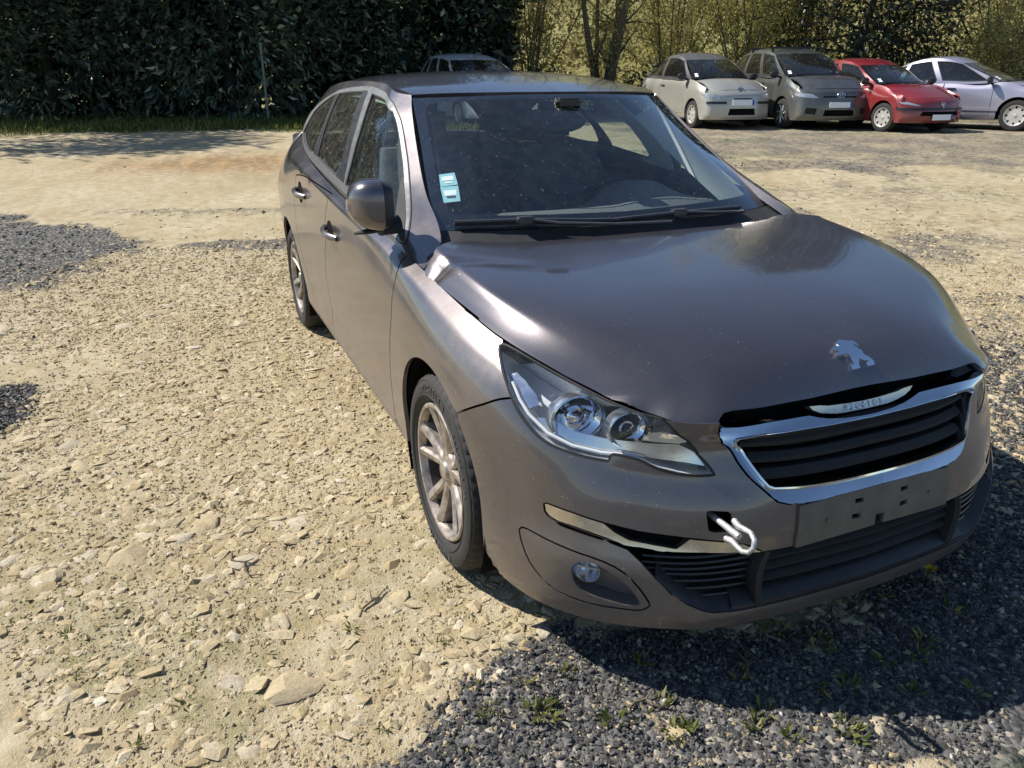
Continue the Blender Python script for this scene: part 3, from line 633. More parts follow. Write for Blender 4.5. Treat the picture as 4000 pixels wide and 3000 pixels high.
def across(name, curve, sect, mat, parent, n=60, patch=None):
    """a bar that crosses the front from side to side: curve [(u,v)...] for the half, sect [(inward, up)...]"""
    patch = patch or belt
    c = np.array(curve, float); c = c[np.argsort(c[:, 0])]; U = np.linspace(-c[-1, 0], c[-1, 0], n); rings = []
    v = np.interp(np.abs(U), c[:, 0], c[:, 1])
    P = patch.pos(np.abs(U), v); N = patch.nor(np.maximum(np.abs(U), .005), v); s = np.sign(U+1e-9); P[:, 1] *= s; N[:, 1] *= s
    for k in range(n):
        f = 1.0
        rings.append([P[k]-N[k]*a+np.array([0, 0, 1])*b for a, b in sect])
    m = MB(); m.loft(rings); return m.build(name, mat, parent, True, 40)
lip = [(0, fi[0][1])]+fi+[(0, fi[-1][1]-.002)]
for s in (-1, 1): ribbon('inner_lip', belt, lip, .010, MT['chrome'], grille, s, off=.010, depth=.02)
SW = lambda vv: [u for u, v in fi if abs(v-vv) < .03]
for vv, ue in ((.465, .335), (.512, .362), (.560, .388), (.605, .395)):
    across('slat', [(0, vv), (ue, vv+.002)], [(.012, -.006), (.010, .004), (.028, .021), (.055, .026), (.055, -.012)], MT['blackmatt'], grille)
bar = panel('badge_bar', belt, [BAR+[(0, BAR[-1][1]), (0, BAR[0][1])]], (), MT['dullbar'], grille, 0, sp=.012, bs=.007, gap=0, depth=.02, off=-.004)
tp = belt.pos([0.], [.712])[0]; tn = belt.nor([.01], [.712])[0]
tx = text_obj('lettering', 'P E U G E O T', .019, MT['silver'], .0008, grille); zt = Vector(tn); xt = Vector((0, 1, 0)); yt = zt.cross(xt)
tx.data.transform(Matrix.Scale(1.1, 4, (1, 0, 0)))
tx.matrix_local = Matrix(((xt.x, yt.x, zt.x, tp[0]-.0010), (xt.y, yt.y, zt.y, 0), (xt.z, yt.z, zt.z, tp[2]), (0, 0, 0, 1)))
# --- plate holder
ps0, ps1 = T['plate_slot0'], T['plate_slot1']
pl = T['plate']
plate_poly = [(0, pl[0][1])]+pl[1:5]+[(0, pl[5][1])]
holder = panel('plate_holder', belt, [plate_poly], [ps0, ps1, [(-.01, .235), (.014, .235), (.014, .275), (-.01, .275)]], MT['plateholder'], car, 0, sp=.03, bs=.01, gap=0, depth=.008, off=.007)
panel('slot_backing', belt, [[(0, .24), (.13, .24), (.13, .37), (0, .37)]], (), MT['void'], holder, 0, gap=0, depth=0, off=-.03)
for su in (-1, 1):
    p = belt.pos([.17], [.30])[0]; n = belt.nor([.17], [.30])[0]; p[1] *= su; n[1] *= su
    b = MB(); b.lathe([(.0, .012), (.004, .012), (.0048, .007)], 10, ax='x'); o = b.build('screw', MT['satin'], holder); o.location = p; o.rotation_euler = Vector(n).to_track_quat('X', 'Z').to_euler()
# --- lower intake
panel('intake_back', belt, [intake_poly], (), MT['void'], car, 0, gap=-.004, depth=0, off=-.10)
lowc = [(0, ij[-1][1])]+[p for p in ij if p[0] < .60]
topc = [(0, top_in[-1][1]), (.257, top_in[0][1]), (.36, it[3][1])]
intake = across('lower_grille', [(0, lowc[0][1]+.012), (.30, lowc[0][1]+.012), (.40, ij[-4][1]+.012)], [(.004, -.012), (.004, -.002), (.03, .022), (.075, .03), (.075, -.012)], MT['black'], car)
vt = top_in[-1][1]; vl = ij[-1][1]
for k in range(4):
    vv = lerp(vl+.03, vt-.012, (k+.6)/4); across('bar', [(0, vv), (.32, vv+.003)], [(.022, -.004), (.018, .004), (.035, .018), (.07, .020), (.07, -.008)], MT['blackmatt'], intake)
for s in (-1, 1):
    for k in range(7):
        vv = lerp(ij[10][1]+.02 if len(ij) > 10 else vl+.03, it[4][1]-.008, (k+.2)/7)
        us = np.linspace(.335, .63-.02*max(0, 4-k), 14); P = belt.pos(us, np.full(14, vv)); N = belt.nor(us, np.full(14, vv)); P[:, 1] *= s; N[:, 1] *= s
        m = MB(); m.tube(P-N*.035, .0042, 6); m.build('bar', MT['black'], intake)
    us = np.full(16, .325); vs = np.linspace(vl+.0, it[2][1], 16); P = belt.pos(us+.012*np.sin(np.linspace(0, 3.1, 16)), vs); N = belt.nor(us, vs); P[:, 1] *= s; N[:, 1] *= s; Tn = np.array([0, s, 0])
    m = MB(); m.loft([[P[i]-N[i]*.002+Tn*.012, P[i]+N[i]*.003, P[i]-N[i]*.004-Tn*.010, P[i]-N[i]*.09-Tn*.010, P[i]-N[i]*.09+Tn*.012] for i in range(16)]); m.build('divider', MT['blackmatt'], intake)
    # shelf below the side bars
    oc = np.array([p for p in ij if .30 < p[0] < .62][::-1]); P = belt.pos(oc[:, 0], oc[:, 1]); N = belt.nor(oc[:, 0], oc[:, 1]); P[:, 1] *= s; N[:, 1] *= s
    m = MB(); V = np.concatenate([P-N*.001, P-N*.03+[0, 0, .022], P-N*.09+[0, 0, .045]]); n = len(oc); m.add(V, [(r*n+i, r*n+i+1, (r+1)*n+i+1, (r+1)*n+i) for r in range(2) for i in range(n-1)]); m.build('shelf', MT['black'], intake)
# --- tow eye and its socket
th = np.array(T['tow_hole']).mean(0); P = belt.pos([th[0]], [th[1]])[0]*[1, -1, 1]
panel('tow_socket', belt, [T['tow_hole']], (), MT['void'], car, -1, sp=.02, gap=-.001, depth=0, off=-.05)
b = MB(); b.tube([P-Vector((.06, 0, 0)), P+Vector((.002, 0, 0)), P+Vector((.03, 0, 0)), P+Vector((.070, 0, 0))], [.0075, .0075, .0082, .0082], 12)
ring = []; cx = P[0]+.078; wob = .5
q = Vector((P[0], P[1], P[2]))
loop = [(.036, 0, .024), (.055, 0, .019), (.075, 0, .022), (.094, 0, .024), (.111, 0, .016), (.118, 0, 0), (.111, 0, -.016), (.094, 0, -.024), (.075, 0, -.022), (.055, 0, -.019), (.036, 0, -.024)]
rot = Matrix.Rotation(math.radians(-22), 3, 'X')
b.tube([q+rot @ Vector(p) for p in loop], [.0075, .008, .0068, .0062, .0062, .0062, .0062, .0062, .0068, .008, .0075], 10)
tow = b.build('tow_eye', MT['towhook'], car, True, 60); tow['label'] = 'pale steel towing eye screwed into the bumper'
# --- headlights
lamp_in = smooth_poly(T['headlight'], 1)
for s in (-1, 1):
    hl = panel('headlight', belt, [lamp_in], (), MT['grey_bezel'], car, s, sp=.05, bs=.010, gap=.001, depth=0, off=-.105)
    # the side walls of the housing, front rim to floor
    d = dens(lamp_in, .012); P = belt.pos(d[:, 0], d[:, 1]); N = belt.nor(d[:, 0], d[:, 1]); n = len(d)
    V = np.concatenate([P-N*.0015, P-N*.109])*[1, s, 1]; b = MB(); b.add(V, [(i, (i+1) % n, n+(i+1) % n, n+i) for i in range(n)]); b.build('housing', MT['grey_bezel'], hl)
    panel('lens', belt, [lamp_in], (), MT['lens'], hl, s, sp=.02, bs=.009, gap=.003, depth=.006, off=-.001)
    ribbon('gasket', belt, [tuple(p) for p in lamp_in], .006, MT['rubber'], hl, s, off=-.0005, closed=True, depth=.012)
    def bowl(nm, uv, push, r, dep, n=24, sq=1.0):
        p = belt.pos([uv[0]], [uv[1]])[0]; nn = belt.nor([uv[0]], [uv[1]])[0]; c = p-nn*push
        b = MB(); prof = [(r*.12, -dep)]+[(r*math.sqrt(t), -dep*(1-t)) for t in (.06, .2, .4, .65, 1)]+[(r*1.06, .002), (r*1.1, -.004), (r*1.1, -dep*.6)]
        b.lathe(prof, n, ax='x'); o = b.build(nm, MT['mirrorchrome'], hl, True, 60); o.location = (c[0], c[1]*s, c[2]); o.rotation_euler = (0, 0, math.radians(-7)*s*-1); o.scale = (1, 1, sq)
        b = MB(); b.lathe([(0, .02-dep), (.006, .018-dep), (.0075, 0-dep), (.0075, -dep-.01)], 12, ax='x'); k = b.build('bulb', MT['silver'], hl); k.location = o.location; k.rotation_euler = o.rotation_euler
        b = MB(); b.lathe([(r*1.08, .004), (r*1.12, .012), (r*1.2, .010), (r*1.24, -.02)], 28, ax='x'); k = b.build('ring', MT['silver'], hl, True, 40); k.location = o.location; k.rotation_euler = o.rotation_euler; k.scale = o.scale
        b = MB(); b.lathe([(r*.30, .004-dep*.25), (r*.34, .010-dep*.25), (r*.42, .006-dep*.25), (r*.42, -dep*.4)], 20, ax='x'); k = b.build('shield', MT['mirrorchrome'], hl, True, 40); k.location = o.location; k.rotation_euler = o.rotation_euler; k.scale = o.scale
        return o
    bowl('main_reflector', (.806, .665), .050, .062, .065, 14, .86); bowl('dip_reflector', (.672, .655), .040, .045, .05, 12, .86)
    # turn signal and the long silver bezel under the reflectors
    low = [(.93, .575), (.87, .525), (.80, .50), (.72, .492), (.66, .50), (.58, .50), (.50, .50), (.455, .495), (.47, .525), (.52, .56), (.56, .56), (.64, .56), (.72, .555), (.80, .565), (.86, .60)]
    panel('bezel', belt, [low], (), MT['silver'], hl, s, sp=.02, bs=.009, gap=0, depth=.03, off=-.030)
    panel('turn_signal', belt, [[(.615, .575), (.60, .64), (.565, .655), (.535, .62), (.50, .575), (.52, .565)]], (), MT['mirrorchrome'], hl, s, sp=.02, bs=.009, gap=0, depth=.03, off=-.026)
    panel('side_bezel', belt, [[(1.035, .715), (.995, .745), (.955, .735), (.915, .70), (.905, .655), (.935, .61), (.965, .645), (1.0, .68)]], (), MT['silver'], hl, s, sp=.02, bs=.009, gap=0, depth=.03, off=-.028)
    dr = np.array([(1.0, .70), (.965, .64), (.93, .585), (.87, .532), (.80, .506), (.72, .497), (.66, .503)]); P = belt.pos(dr[:, 0], dr[:, 1]); N = belt.nor(dr[:, 0], dr[:, 1]); P = (P-N*.018)*[1, s, 1]
    b = MB(); b.tube(P, .0045, 8); b.build('light_strip', MT['white'], hl)
# --- cabin sides
OP = dens(T['opening'], .02)
for _ in range(3): OP = (np.roll(OP, 1, 0)+OP*1.2+np.roll(OP, -1, 0))/3.2
uC = float(cabs.t[-1]); vC = float(cabs.k[-1])
for s in (-1, 1):
    sf = panel('side_frame', cabs, [[(0, 0), (uC, 0), (uC, vC), (0, vC)]], [OP], MT['paint'], car, s, sp=.04, bs=.016, gap=.0012, depth=.03)
    gl = {k: smooth_poly(T[k], 1) for k in ('front_glass', 'rear_glass', 'quarter_glass', 'b_pillar', 'c_pillar')}
    panel('window_trim', cabs, [OP], list(gl.values()), MT['satin'], car, s, sp=.03, bs=.010, gap=.0012, depth=.02, off=.002)
    ribbon('window_seal', cabs, [tuple(p) for p in OP], .008, MT['rubber'], car, s, off=.0025, closed=True, depth=.01)
    for kk, nn in (('b_pillar', 'door_pillar_cover'), ('c_pillar', 'rear_pillar_cover')): panel(nn, cabs, [gl[kk]], (), MT['black'], car, s, sp=.03, bs=.012, gap=.0005, off=.001)
    for k, nm, mt in (('front_glass', 'front_window', 'sideglass'), ('rear_glass', 'rear_window', 'darkglass'), ('quarter_glass', 'quarter_window', 'darkglass')):
        w = panel(nm, cabs, [gl[k]], (), MT[mt], car, s, sp=.05, bs=.014, gap=-.003, depth=0, off=-.006)
        ribbon('seal', cabs, [tuple(p) for p in gl[k]], .010, MT['rubber'], w, s, off=.001, closed=True, depth=.014)
    sail = panel('mirror_base', cabs, [smooth_poly(T['sail'], 1)], (), MT['blackmatt'], car, s, sp=.03, bs=.01, gap=0, off=.004, depth=.01)
# --- roof, windscreen, cowl
uR = float(roof.t[-1]); vR = float(roof.k[-1])
panel('roof', roof, [[(0, 0), (uR, 0), (uR, vR), (0, vR)]], (), MT['paint_top'], car, 0, sp=.06, bs=.03, gap=.0015, depth=.02)
uW = float(wind.t[-1]); vW = float(wind.k[-1])
wsc = panel('windscreen', wind, [[(0, 0), (uW, 0), (uW, vW), (0, vW)]], (), MT['wsglass'], car, 0, sp=.05, bs=.02, gap=.003, depth=.004)
clear = [(-.05, .716)]+T['ws_clear']+[(.35, .070), (-.05, .058)]
panel('black_band', wind, [[(0, 0), (uW, 0), (uW, vW), (0, vW)]], [smooth_poly(clear, 1)], MT['band'], wsc, 0, sp=.04, bs=.014, gap=.002, depth=0, off=-.004)
for k, nm in (('sticker1', 'sticker'), ('sticker2', 'sticker')):
    st = panel(nm, wind, [T[k]], (), MT['sticker'], wsc, -1, sp=.02, bs=.008, gap=0, depth=0, off=-.0045)
    c = np.array(T[k]); m = c.mean(0)
    panel('label_print', wind, [m+(c-m)*[.72, .34]+[0, .006]], (), MT['paper'], st, -1, sp=.02, bs=.008, gap=0, depth=0, off=-.0035)
    panel('label_print', wind, [m+(c-m)*[.5, .12]-[0, .016]], (), MT['ink' if k == 'sticker2' else 'paper'], st, -1, sp=.02, bs=.008, gap=0, depth=0, off=-.0035)
W = [wind.pos([u], [.0])[0] for u in np.linspace(0, uW, 14)]; Hh = [hood.pos([1.07], [v])[0] for v in np.linspace(0, .74, 14)]
b = MB(); rings = []
for s in (-1, 1):
    V = [np.array(w)*[1, s, 1] for w in W]+[(np.array(w)*.5+np.array(h)*.5+[0, 0, -.028])*[1, s, 1] for w, h in zip(W, Hh)]+[(np.array(h)+[-.004, 0, -.030])*[1, s, 1] for h in Hh]+[(np.array(h)+[.10, 0, -.045])*[1, s, 1] for h in Hh]
    b.add(V, [(r*14+i, r*14+i+1, (r+1)*14+i+1, (r+1)*14+i) for r in range(3) for i in range(13)])
b.build('cowl', MT['blackmatt'], car)
# --- wipers
def on_ws(y, v, off): 
    u = np.interp(abs(y), [wind.pos([t], [v])[0][1] for t in np.linspace(0, uW, 30)], np.linspace(0, uW, 30)); p = wind.pos([u], [v])[0]; n = wind.nor([max(u, .01)], [max(v, .01)])[0]
    p = p+n*off; return Vector((p[0], math.copysign(p[1], y) if y else 0, p[2]))
for pts, arm, joint in (([(-.645, .022), (-.52, .026), (-.41, .026), (-.30, .018), (-.20, .010), (-.06, .0)], [(-.41, .024), (-.30, .012), (-.1, -.0), (.12, 0)], -.41), ([(-.08, .004), (.06, .008), (.20, .012), (.36, .010), (.50, .006)], [(.20, .010), (.34, .004), (.48, 0)], .20)):
    b = MB(); bl = [on_ws(y, max(v, .001), .020) for y, v in pts]; b.tube(bl, .0095, 8, flat=.8); b.tube([p+Vector((-.004, 0, -.010)) for p in bl], .006, 6)
    w = b.build('wiper', MT['wiperblack'], car)
    b = MB(); b.tube([on_ws(y, max(v, .001), .026 if i == 0 else .022)-Vector((-.02*i, 0, .004*i)) for i, (y, v) in enumerate(arm)], [.010]+[.011]*(len(arm)-1), 8, flat=.6); b.box(on_ws(joint, .024 if joint < 0 else .012, .022), (.034, .066, .024), .006); b.build('arm', MT['wiperblack'], w)
# --- door mirrors
for s in (-1,):
    mir = MB(); rings = []
    for t in np.linspace(0, 1, 13):
        y = .868+.132*t; k = (max(.0, 1-(max(0, t-.35)/.66)**3.0))**.5*.98+.02
        k *= min(1, .86+t*.9); xc = -.455-.02*t; zc = 1.068-.006*t; ring = []
        for a in np.linspace(0, 2*math.pi, 28, endpoint=False):
            ca, sa = math.cos(a), math.sin(a); e = .55
            x = xc+(.085 if ca > 0 else .055)*math.copysign(abs(ca)**e, ca)*k; z = zc+.006*t+(.084 if sa > 0 else .084*(1-.22*t))*math.copysign(abs(sa)**e, sa)*k; ring.append((x, y*s, z))
        rings.append(ring)
    mir.loft(rings[3:]); mo = mir.build('door_mirror', MT['paint'], car, True, 50)
    ml = MB(); ml.loft([[(p[0]-.002 if False else p[0], p[1], p[2]) for p in r] for r in [[((x+.455)*.93-.455, y, (z-1.068)*.93+1.068) for x, y, z in r] for r in rings[:4]]]); ml.build('inner_shell', MT['black'], mo)
    ft = MB(); ft.loft([[(-.47+.055*math.cos(a), (.835+.022*j)*s, 1.000-.004*j+(.030-.003*j)*math.sin(a)) for a in np.linspace(0, 2*math.pi, 14, endpoint=False)] for j in range(4)]); ft.tube([(-.47, .87*s, .995), (-.465, .93*s, .985), (-.46, .985*s, .980)], [.030, .024, .010], 10, flat=.4); ft.build('foot', MT['blackmatt'], mo)
    b = MB(); b.box((-.508, .925*s, 1.066), (.004, .085, .115), .0015); b.build('mirror_glass', MT['chrome'], mo)
# --- door handles
for s in (-1, 1):
    for d, x0, x1, z0 in ((doors[s][0], -1.44, -1.20, .836), (doors[s][1], -2.19, -1.95, .910)):
        uv = [inv(belt, (lerp(x0, x1, t), z0-.012*t)) for t in np.linspace(0, 1, 9)]; P = np.array([belt.pos([u], [v])[0] for u, v in uv]); N = np.array([belt.nor([u], [v])[0] for u, v in uv]); P[:, 1] *= s; N[:, 1] *= s
        lift = [.002, .014, .026, .031, .033, .032, .028, .018, .002]; b = MB(); b.tube([p+n*h for p, n, h in zip(P, N, lift)], [.010, .013, .014, .014, .014, .014, .014, .013, .010], 10, flat=1.15); b.build('handle', MT['paint'], d)
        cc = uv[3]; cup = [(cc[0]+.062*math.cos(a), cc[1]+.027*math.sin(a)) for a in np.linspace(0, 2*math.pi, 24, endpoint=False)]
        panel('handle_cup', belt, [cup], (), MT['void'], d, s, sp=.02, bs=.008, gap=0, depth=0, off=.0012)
# --- wheels
def tyre_profile(): return [(.222, -.085), (.232, -.098), (.255, -.106), (.280, -.104), (.300, -.094), (.309, -.078), (.312, -.05), (.313, 0), (.312, .05), (.309, .078), (.300, .094), (.280, .104), (.255, .106), (.232, .098), (.222, .085)]
def make_wheel(s, R=.313, lettering=True):
    """built round the y axis, outer face towards s*y"""
    root = MB(); prof = tyre_profile(); k = len(prof); n = 150; V = []; F = []
    for i in range(n):
        a = 2*math.pi*i/n
        for j, (r, h) in enumerate(prof):
            if 5 <= j <= 9:
                g = (i + (2 if j in (6, 8) else 0)) % 3 == 0 and j != 7
                r = r-(.007 if g else 0)
            V.append((r*math.cos(a), h, r*math.sin(a)))
    for i in range(n):
        for j in range(k-1): F.append((i*k+j, ((i+1) % n)*k+j, ((i+1) % n)*k+j+1, i*k+j+1))
    root.add(V, F)
    for rr, hh in ((.246, .1058), (.292, .0995)): root.lathe([(rr-.002, hh*s-.001*s), (rr, hh*s+.0012*s), (rr+.002, hh*s-.001*s)], 90)
    ty = root.build('tyre', MT['rubber'], None, True, 38)
    b = MB(); o = .098*s
    b.lathe([(.219, .088*s), (.219, o-.004*s), (.214, o), (.206, o-.002*s), (.202, o-.014*s), (.199, .070*s), (.219, .068*s)], 72)
    rim = b.build('rim', MT['alloy'], ty, True, 40)
    b = MB(); b.lathe([(.199, .072*s), (.196, .028*s), (.193, -.08*s), (.05, -.06*s), (.05, -.05*s)], 48); b.build('barrel', MT['barrel'], ty)
    b = MB(); b.lathe([(.02, .000*s), (.135, .000*s), (.135, -.02*s), (.02, -.02*s)], 48); b.build('brake_disc', MT['disc'], ty)
    b = MB(); b.lathe([(.0005, .086*s), (.024, .086*s), (.030, .083*s), (.034, .074*s), (.062, .066*s), (.070, .050*s), (.070, .02*s)], 40); hub = b.build('hub', MT['alloy'], ty, True, 30)
    for q in range(5):
        a0 = math.radians(90+72*q+10)
        b = MB()
        for d in (-1, 1):
            rings = []
            for t in np.linspace(0, 1, 7):
                r = lerp(.040, .206, t); ang = a0+d*math.radians(lerp(9, 13.5, t**.8)+1.5*math.sin(math.pi*t)); wd = lerp(.0155, .0205, t); top = lerp(.070, .0955, t**.9)*s-.006*s*math.sin(math.pi*t); dp = lerp(.03, .045, t)
                ca, sa = math.cos(ang), math.sin(ang); tx, tz = -sa, ca
                ring = []
                for w, h in ((-1, -dp), (-.85, -.008), (-.45, 0), (.45, -.002), (1.0, -.010), (1.15, -dp)):
                    ring.append((r*ca+tx*wd*w*d, top+h*s, r*sa+tz*wd*w*d))
                rings.append(ring)
            b.loft(rings)
        b.build('spoke', MT['alloy'], ty, True, 32)
        an = a0+math.radians(36); b = MB(); b.lathe([(.0, .062*s), (.006, .062*s), (.0085, .050*s), (.0085, .03*s)], 8, (.054*math.cos(an), 0, .054*math.sin(an))); b.build('wheel_bolt', MT['disc'], ty)
    if lettering:
        for word, mid, rad, size in (('MICHELIN', 92, .268, .030), ('205/55 R 16', 30, .268, .019), ('MICHELIN', 272, .268, .030), ('205/55 R 16', 210, .268, .019)):
            n = len(word); step = math.degrees(size*.92/rad)
            for i, ch in enumerate(word):
                if ch == ' ': continue
                an = math.radians(mid+(n-1)/2*step-i*step)          # reads clockwise seen from outside the right side
                t = text_obj('lettering', ch, size, MT['raised_rubber'], .0012, ty)
                rad_v = Vector((math.cos(an), 0, math.sin(an))); yv = rad_v; zv = Vector((0, s, 0)); 
                xv = yv.cross(zv)
                if s < 0: pass
                t.matrix_local = Matrix(((xv.x, yv.x, zv.x, rad*rad_v.x), (xv.y, yv.y, zv.y, s*.1062), (xv.z, yv.z, zv.z, rad*rad_v.z), (0, 0, 0, 1)))
    return ty
def copy_tree(o, parent=None):
    c = o.copy(); C.objects.link(c); c.parent = parent
    for ch in list(o.children): copy_tree(ch, c)
    return c
wR = make_wheel(-1); wL = make_wheel(1, lettering=False)
for w0, s in ((wR, -1), (wL, 1)):
    w0.name = 'wheel'
    for i, (x, y) in enumerate(((0, .780), (-2.73, .777))):
        w = w0 if i == 0 else copy_tree(w0)
        w.parent = car; w.location = (x, y*s, .310); w.rotation_euler = (0, math.radians(0 if i == 0 else 29), 0)
# --- wheel housings and dark underside
for s in (-1, 1):
    for x, z, r in ((0, .31, .372), (-2.73, .315, .375)):
        b = MB(); V = []; n = 26
        for i in range(n+1):
            a = math.radians(-25+230*i/n)
            for y in (.872, .62): V.append((x+r*math.cos(a), y*s, z+r*math.sin(a)))
        b.add(V, [(2*i, 2*i+1, 2*i+3, 2*i+2) for i in range(n)]); b.add([(x, .62*s, z)]+[(x+r*math.cos(math.radians(-25+230*i/n)), .62*s, z+r*math.sin(math.radians(-25+230*i/n))) for i in range(n+1)], [(0, i+1, i+2) for i in range(n)])
        b.build('wheel_arch_liner', MT['void'], car)
b = MB(); b.box((-1.42, 0, .26), (3.9, 1.22, .10), .02); b.box((.45, 0, .28), (.55, 1.1, .18), .02); b.box((.12, 0, .60), (.95, 1.2, .26), .02); b.box((-1.36, 0, .27), (1.9, 1.66, .08), .02); b.build('underbody', MT['void'], car)
for s in (-1, 1):
    us = np.linspace(1.0, float(belt.t[-1])-.62, 60)
    # inner skins behind the seams
    for nm, poly in (('door_inner', [(gapF[0][0]-.10, VB-.02), (gapR[0][0]+.10, VB-.02), (gapR[-1][0]-.06, SILL_V), (gapF[-1][0]-.02, SILL_V)]),):
        panel(nm, belt, [poly], (), MT['void'], car, s, sp=.08, bs=.05, gap=0, depth=0, off=-.016)
    b = MB(); hh = np.array([hood.pos([u], [.70])[0] for u in np.linspace(.35, 1.07, 14)]); ee = np.array([hood.pos([u], [float(hood.k[-1])])[0] for u in np.linspace(.35, 1.07, 14)])
    V = np.concatenate([ee+[0, .012, -.022], hh+[0, 0, -.06]])*[1, s, 1]; b.add(V, [(i, i+1, 15+i, 14+i) for i in range(13)]); b.build('seam_gutter', MT['void'], car)
# --- inside the cabin
inn = MB(); inn.box((-1.9, 0, .50), (3.0, 1.62, .40), .03); inn.build('cabin_floor', MT['seat'], car)
us = np.linspace(-1, 1, 41); rows = []
def dash_z(t, yy):
    hump = math.exp(-((yy-.36)/.20)**2)
    return hump
D = []
for k, (x, z) in enumerate([(-.38, .935), (-.55, .955), (-.72, .965), (-.86, .962), (-.95, .945), (-1.0, .90), (-1.0, .78), (-.92, .60)]):
    row = []
    for q in us:
        y = q*.76; h = math.exp(-(((y-.37)/.19)**2)**1.4)
        up = [.0, .0, .030, .075, .080, .055, 0, 0][k]*h; bx = [0, 0, 0, 0, -.03, -.04, 0, 0][k]*h; edge = -.02*max(0, abs(q)-.8)/.2
        row.append((x-.08*(abs(q)**2)+bx, y, z+up+edge-.022*(1-h)*(k in (3, 4))))
    D.append(row)
b = MB(); V = [p for r in D for p in r]; b.add(V, [(r*41+i, r*41+i+1, (r+1)*41+i+1, (r+1)*41+i) for r in range(len(D)-1) for i in range(40)]); dash = b.build('dashboard', MT['dash'], car, True, 60)
b = MB(); ring = [Vector((-1.06, .37, .86))+Matrix.Rotation(math.radians(-24), 3, 'Y') @ Vector((0, .178*math.cos(a), .165*math.sin(a))) for a in np.linspace(0, 2*math.pi, 36, endpoint=False)]
b.tube(ring, .015, 10, closed=True); b.box((-1.055, .37, .855), (.05, .15, .10), .02); b.box((-1.055, .37, .83), (.02, .32, .03), .008); b.tube([(-1.04, .37, .85), (-.9, .37, .80)], .03, 10); b.build('steering_wheel', MT['black'], car)
def seat(x, y, w, h, hz):
    b = MB(); b.box((x+.20, y, .58), (.52, w, .18), .05)
    rings = []
    for t in np.linspace(0, 1, 9):
        ww = w*(.98 if t < .7 else .98-.5*(t-.7)); zz = .62+h*t; xx = x-.02-.26*t; th = .085-.03*t
        rings.append([(xx+th*math.copysign(abs(math.cos(a))**.6, math.cos(a)), y+ww/2*math.copysign(abs(math.sin(a))**.45, math.sin(a)), zz) for a in np.linspace(0, 2*math.pi, 20, endpoint=False)])
    b.loft(rings); so = b.build('seat', MT['seat'], car, True, 50)
    for yy in hz:
        b = MB(); b.box((x-.30, yy, .62+h+.115), (.085, .26, .17), .04); b.tube([(x-.285, yy-.06, .60+h), (x-.30, yy-.06, .62+h+.06)], .006, 6); b.tube([(x-.285, yy+.06, .60+h), (x-.30, yy+.06, .62+h+.06)], .006, 6); b.build('headrest', MT['seat'], so)
    return so
seat(-1.42, -.36, .50, .52, [-.36]); seat(-1.42, .36, .50, .52, [.36]); seat(-2.30, 0, 1.30, .46, [-.42, .42])
b = MB(); b.box((-2.85, 0, .98), (.75, 1.25, .02), .005); b.build('load_cover', MT['seat'], car)
b = MB(); b.lathe([(.0, .06), (.05, .055), (.075, .02), (.065, -.02), (.03, -.035), (0, -.036)], 20, (0, 0, 0), 'x'); o = b.build('interior_mirror', MT['blackmatt'], car); o.scale = (.45, 1.7, .62); o.location = (-.93, -.03, 1.285); o.rotation_euler = (0, math.radians(12), math.radians(-14))
b = MB(); b.tube([(-.90, 0, 1.36), (-.92, -.01, 1.31)], .012, 8); b.box((-.885, 0, 1.362), (.07, .11, .03), .012); b.build('mirror_stalk', MT['black'], car)
panel('headlining', roof, [[(.05, .0), (uR-.05, 0), (uR-.05, vR), (.05, vR)]], (), MT['lining'], car, 0, sp=.12, bs=.06, gap=0, depth=0, off=-.045)
for s in (-1, 1):
    # windscreen pillar trim, coloured sunlit left and shaded right, dark linings round the doors
    vs = np.linspace(.07, .70, 16); A = wind.pos(np.full(16, .612), vs)-wind.nor(np.full(16, .612), vs)*.014; vv = np.linspace(.09, .58, 16); B = cabs.pos(np.full(16, .13), vv)-cabs.nor(np.full(16, .13), vv)*.055
    mid = A*.55+B*.45+[-.03, -.085, -.04]; V = np.concatenate([A, mid, B])*[1, s, 1]; b = MB(); b.add(V, [(r*16+i, r*16+i+1, (r+1)*16+i+1, (r+1)*16+i) for r in range(2) for i in range(15)]); b.build('pillar_trim', MT['pillartrim' if s > 0 else 'shadetrim'], car)
    c = np.array(T['b_pillar']); m = c.mean(0); panel('pillar_lining', cabs, [m+(c-m)*[1.7, 1.02]], (), MT['pillartrim'], car, s, sp=.06, bs=.03, gap=0, depth=.01, off=-.035)
    panel('door_lining', belt, [[(gapF[0][0]+.05, VB-.01), (gapR[0][0]+.3, VB-.01), (gapR[0][0]+.2, .35), (gapF[0][0]+.1, .35)]], (), MT['seat'], car, s, sp=.12, bs=.06, gap=0, depth=0, off=-.07)
    panel('roof_rail_lining', cabs, [[(.12, vC-.09), (uC-.05, vC-.09), (uC-.05, vC-.005), (.05, vC-.005)]], (), MT['lining'], car, s, sp=.06, bs=.04, gap=0, depth=0, off=-.02)
# tail window, lamps
P0 = belt.pos([float(belt.t[-1])-.62], [VB])[0]
RB = [tuple(roof.pos([uR], [v])[0]) for v in np.linspace(0, vR, 12)]; BB = [tuple(belt.pos([u], [VB])[0]) for u in np.linspace(float(belt.t[-1])-.62, float(belt.t[-1]), 12)]
b = MB(); V = [p for p in RB]+[p for p in BB]; V2 = [(x, -y, z) for x, y, z in V]
b.add(V, [(i, i+1, 13+i, 12+i) for i in range(11)]); b.add(V2, [(i, i+1, 13+i, 12+i) for i in range(11)]); b.build('tail_window', MT['darkglass'], car)
for s in (-1, 1): panel('tail_lamp', belt, [[(uE-.80, .62), (uE-.48, .60), (uE-.46, .72), (uE-.76, .74)]], (), MT['red'], car, s, sp=.04, bs=.02, gap=0, off=.004)
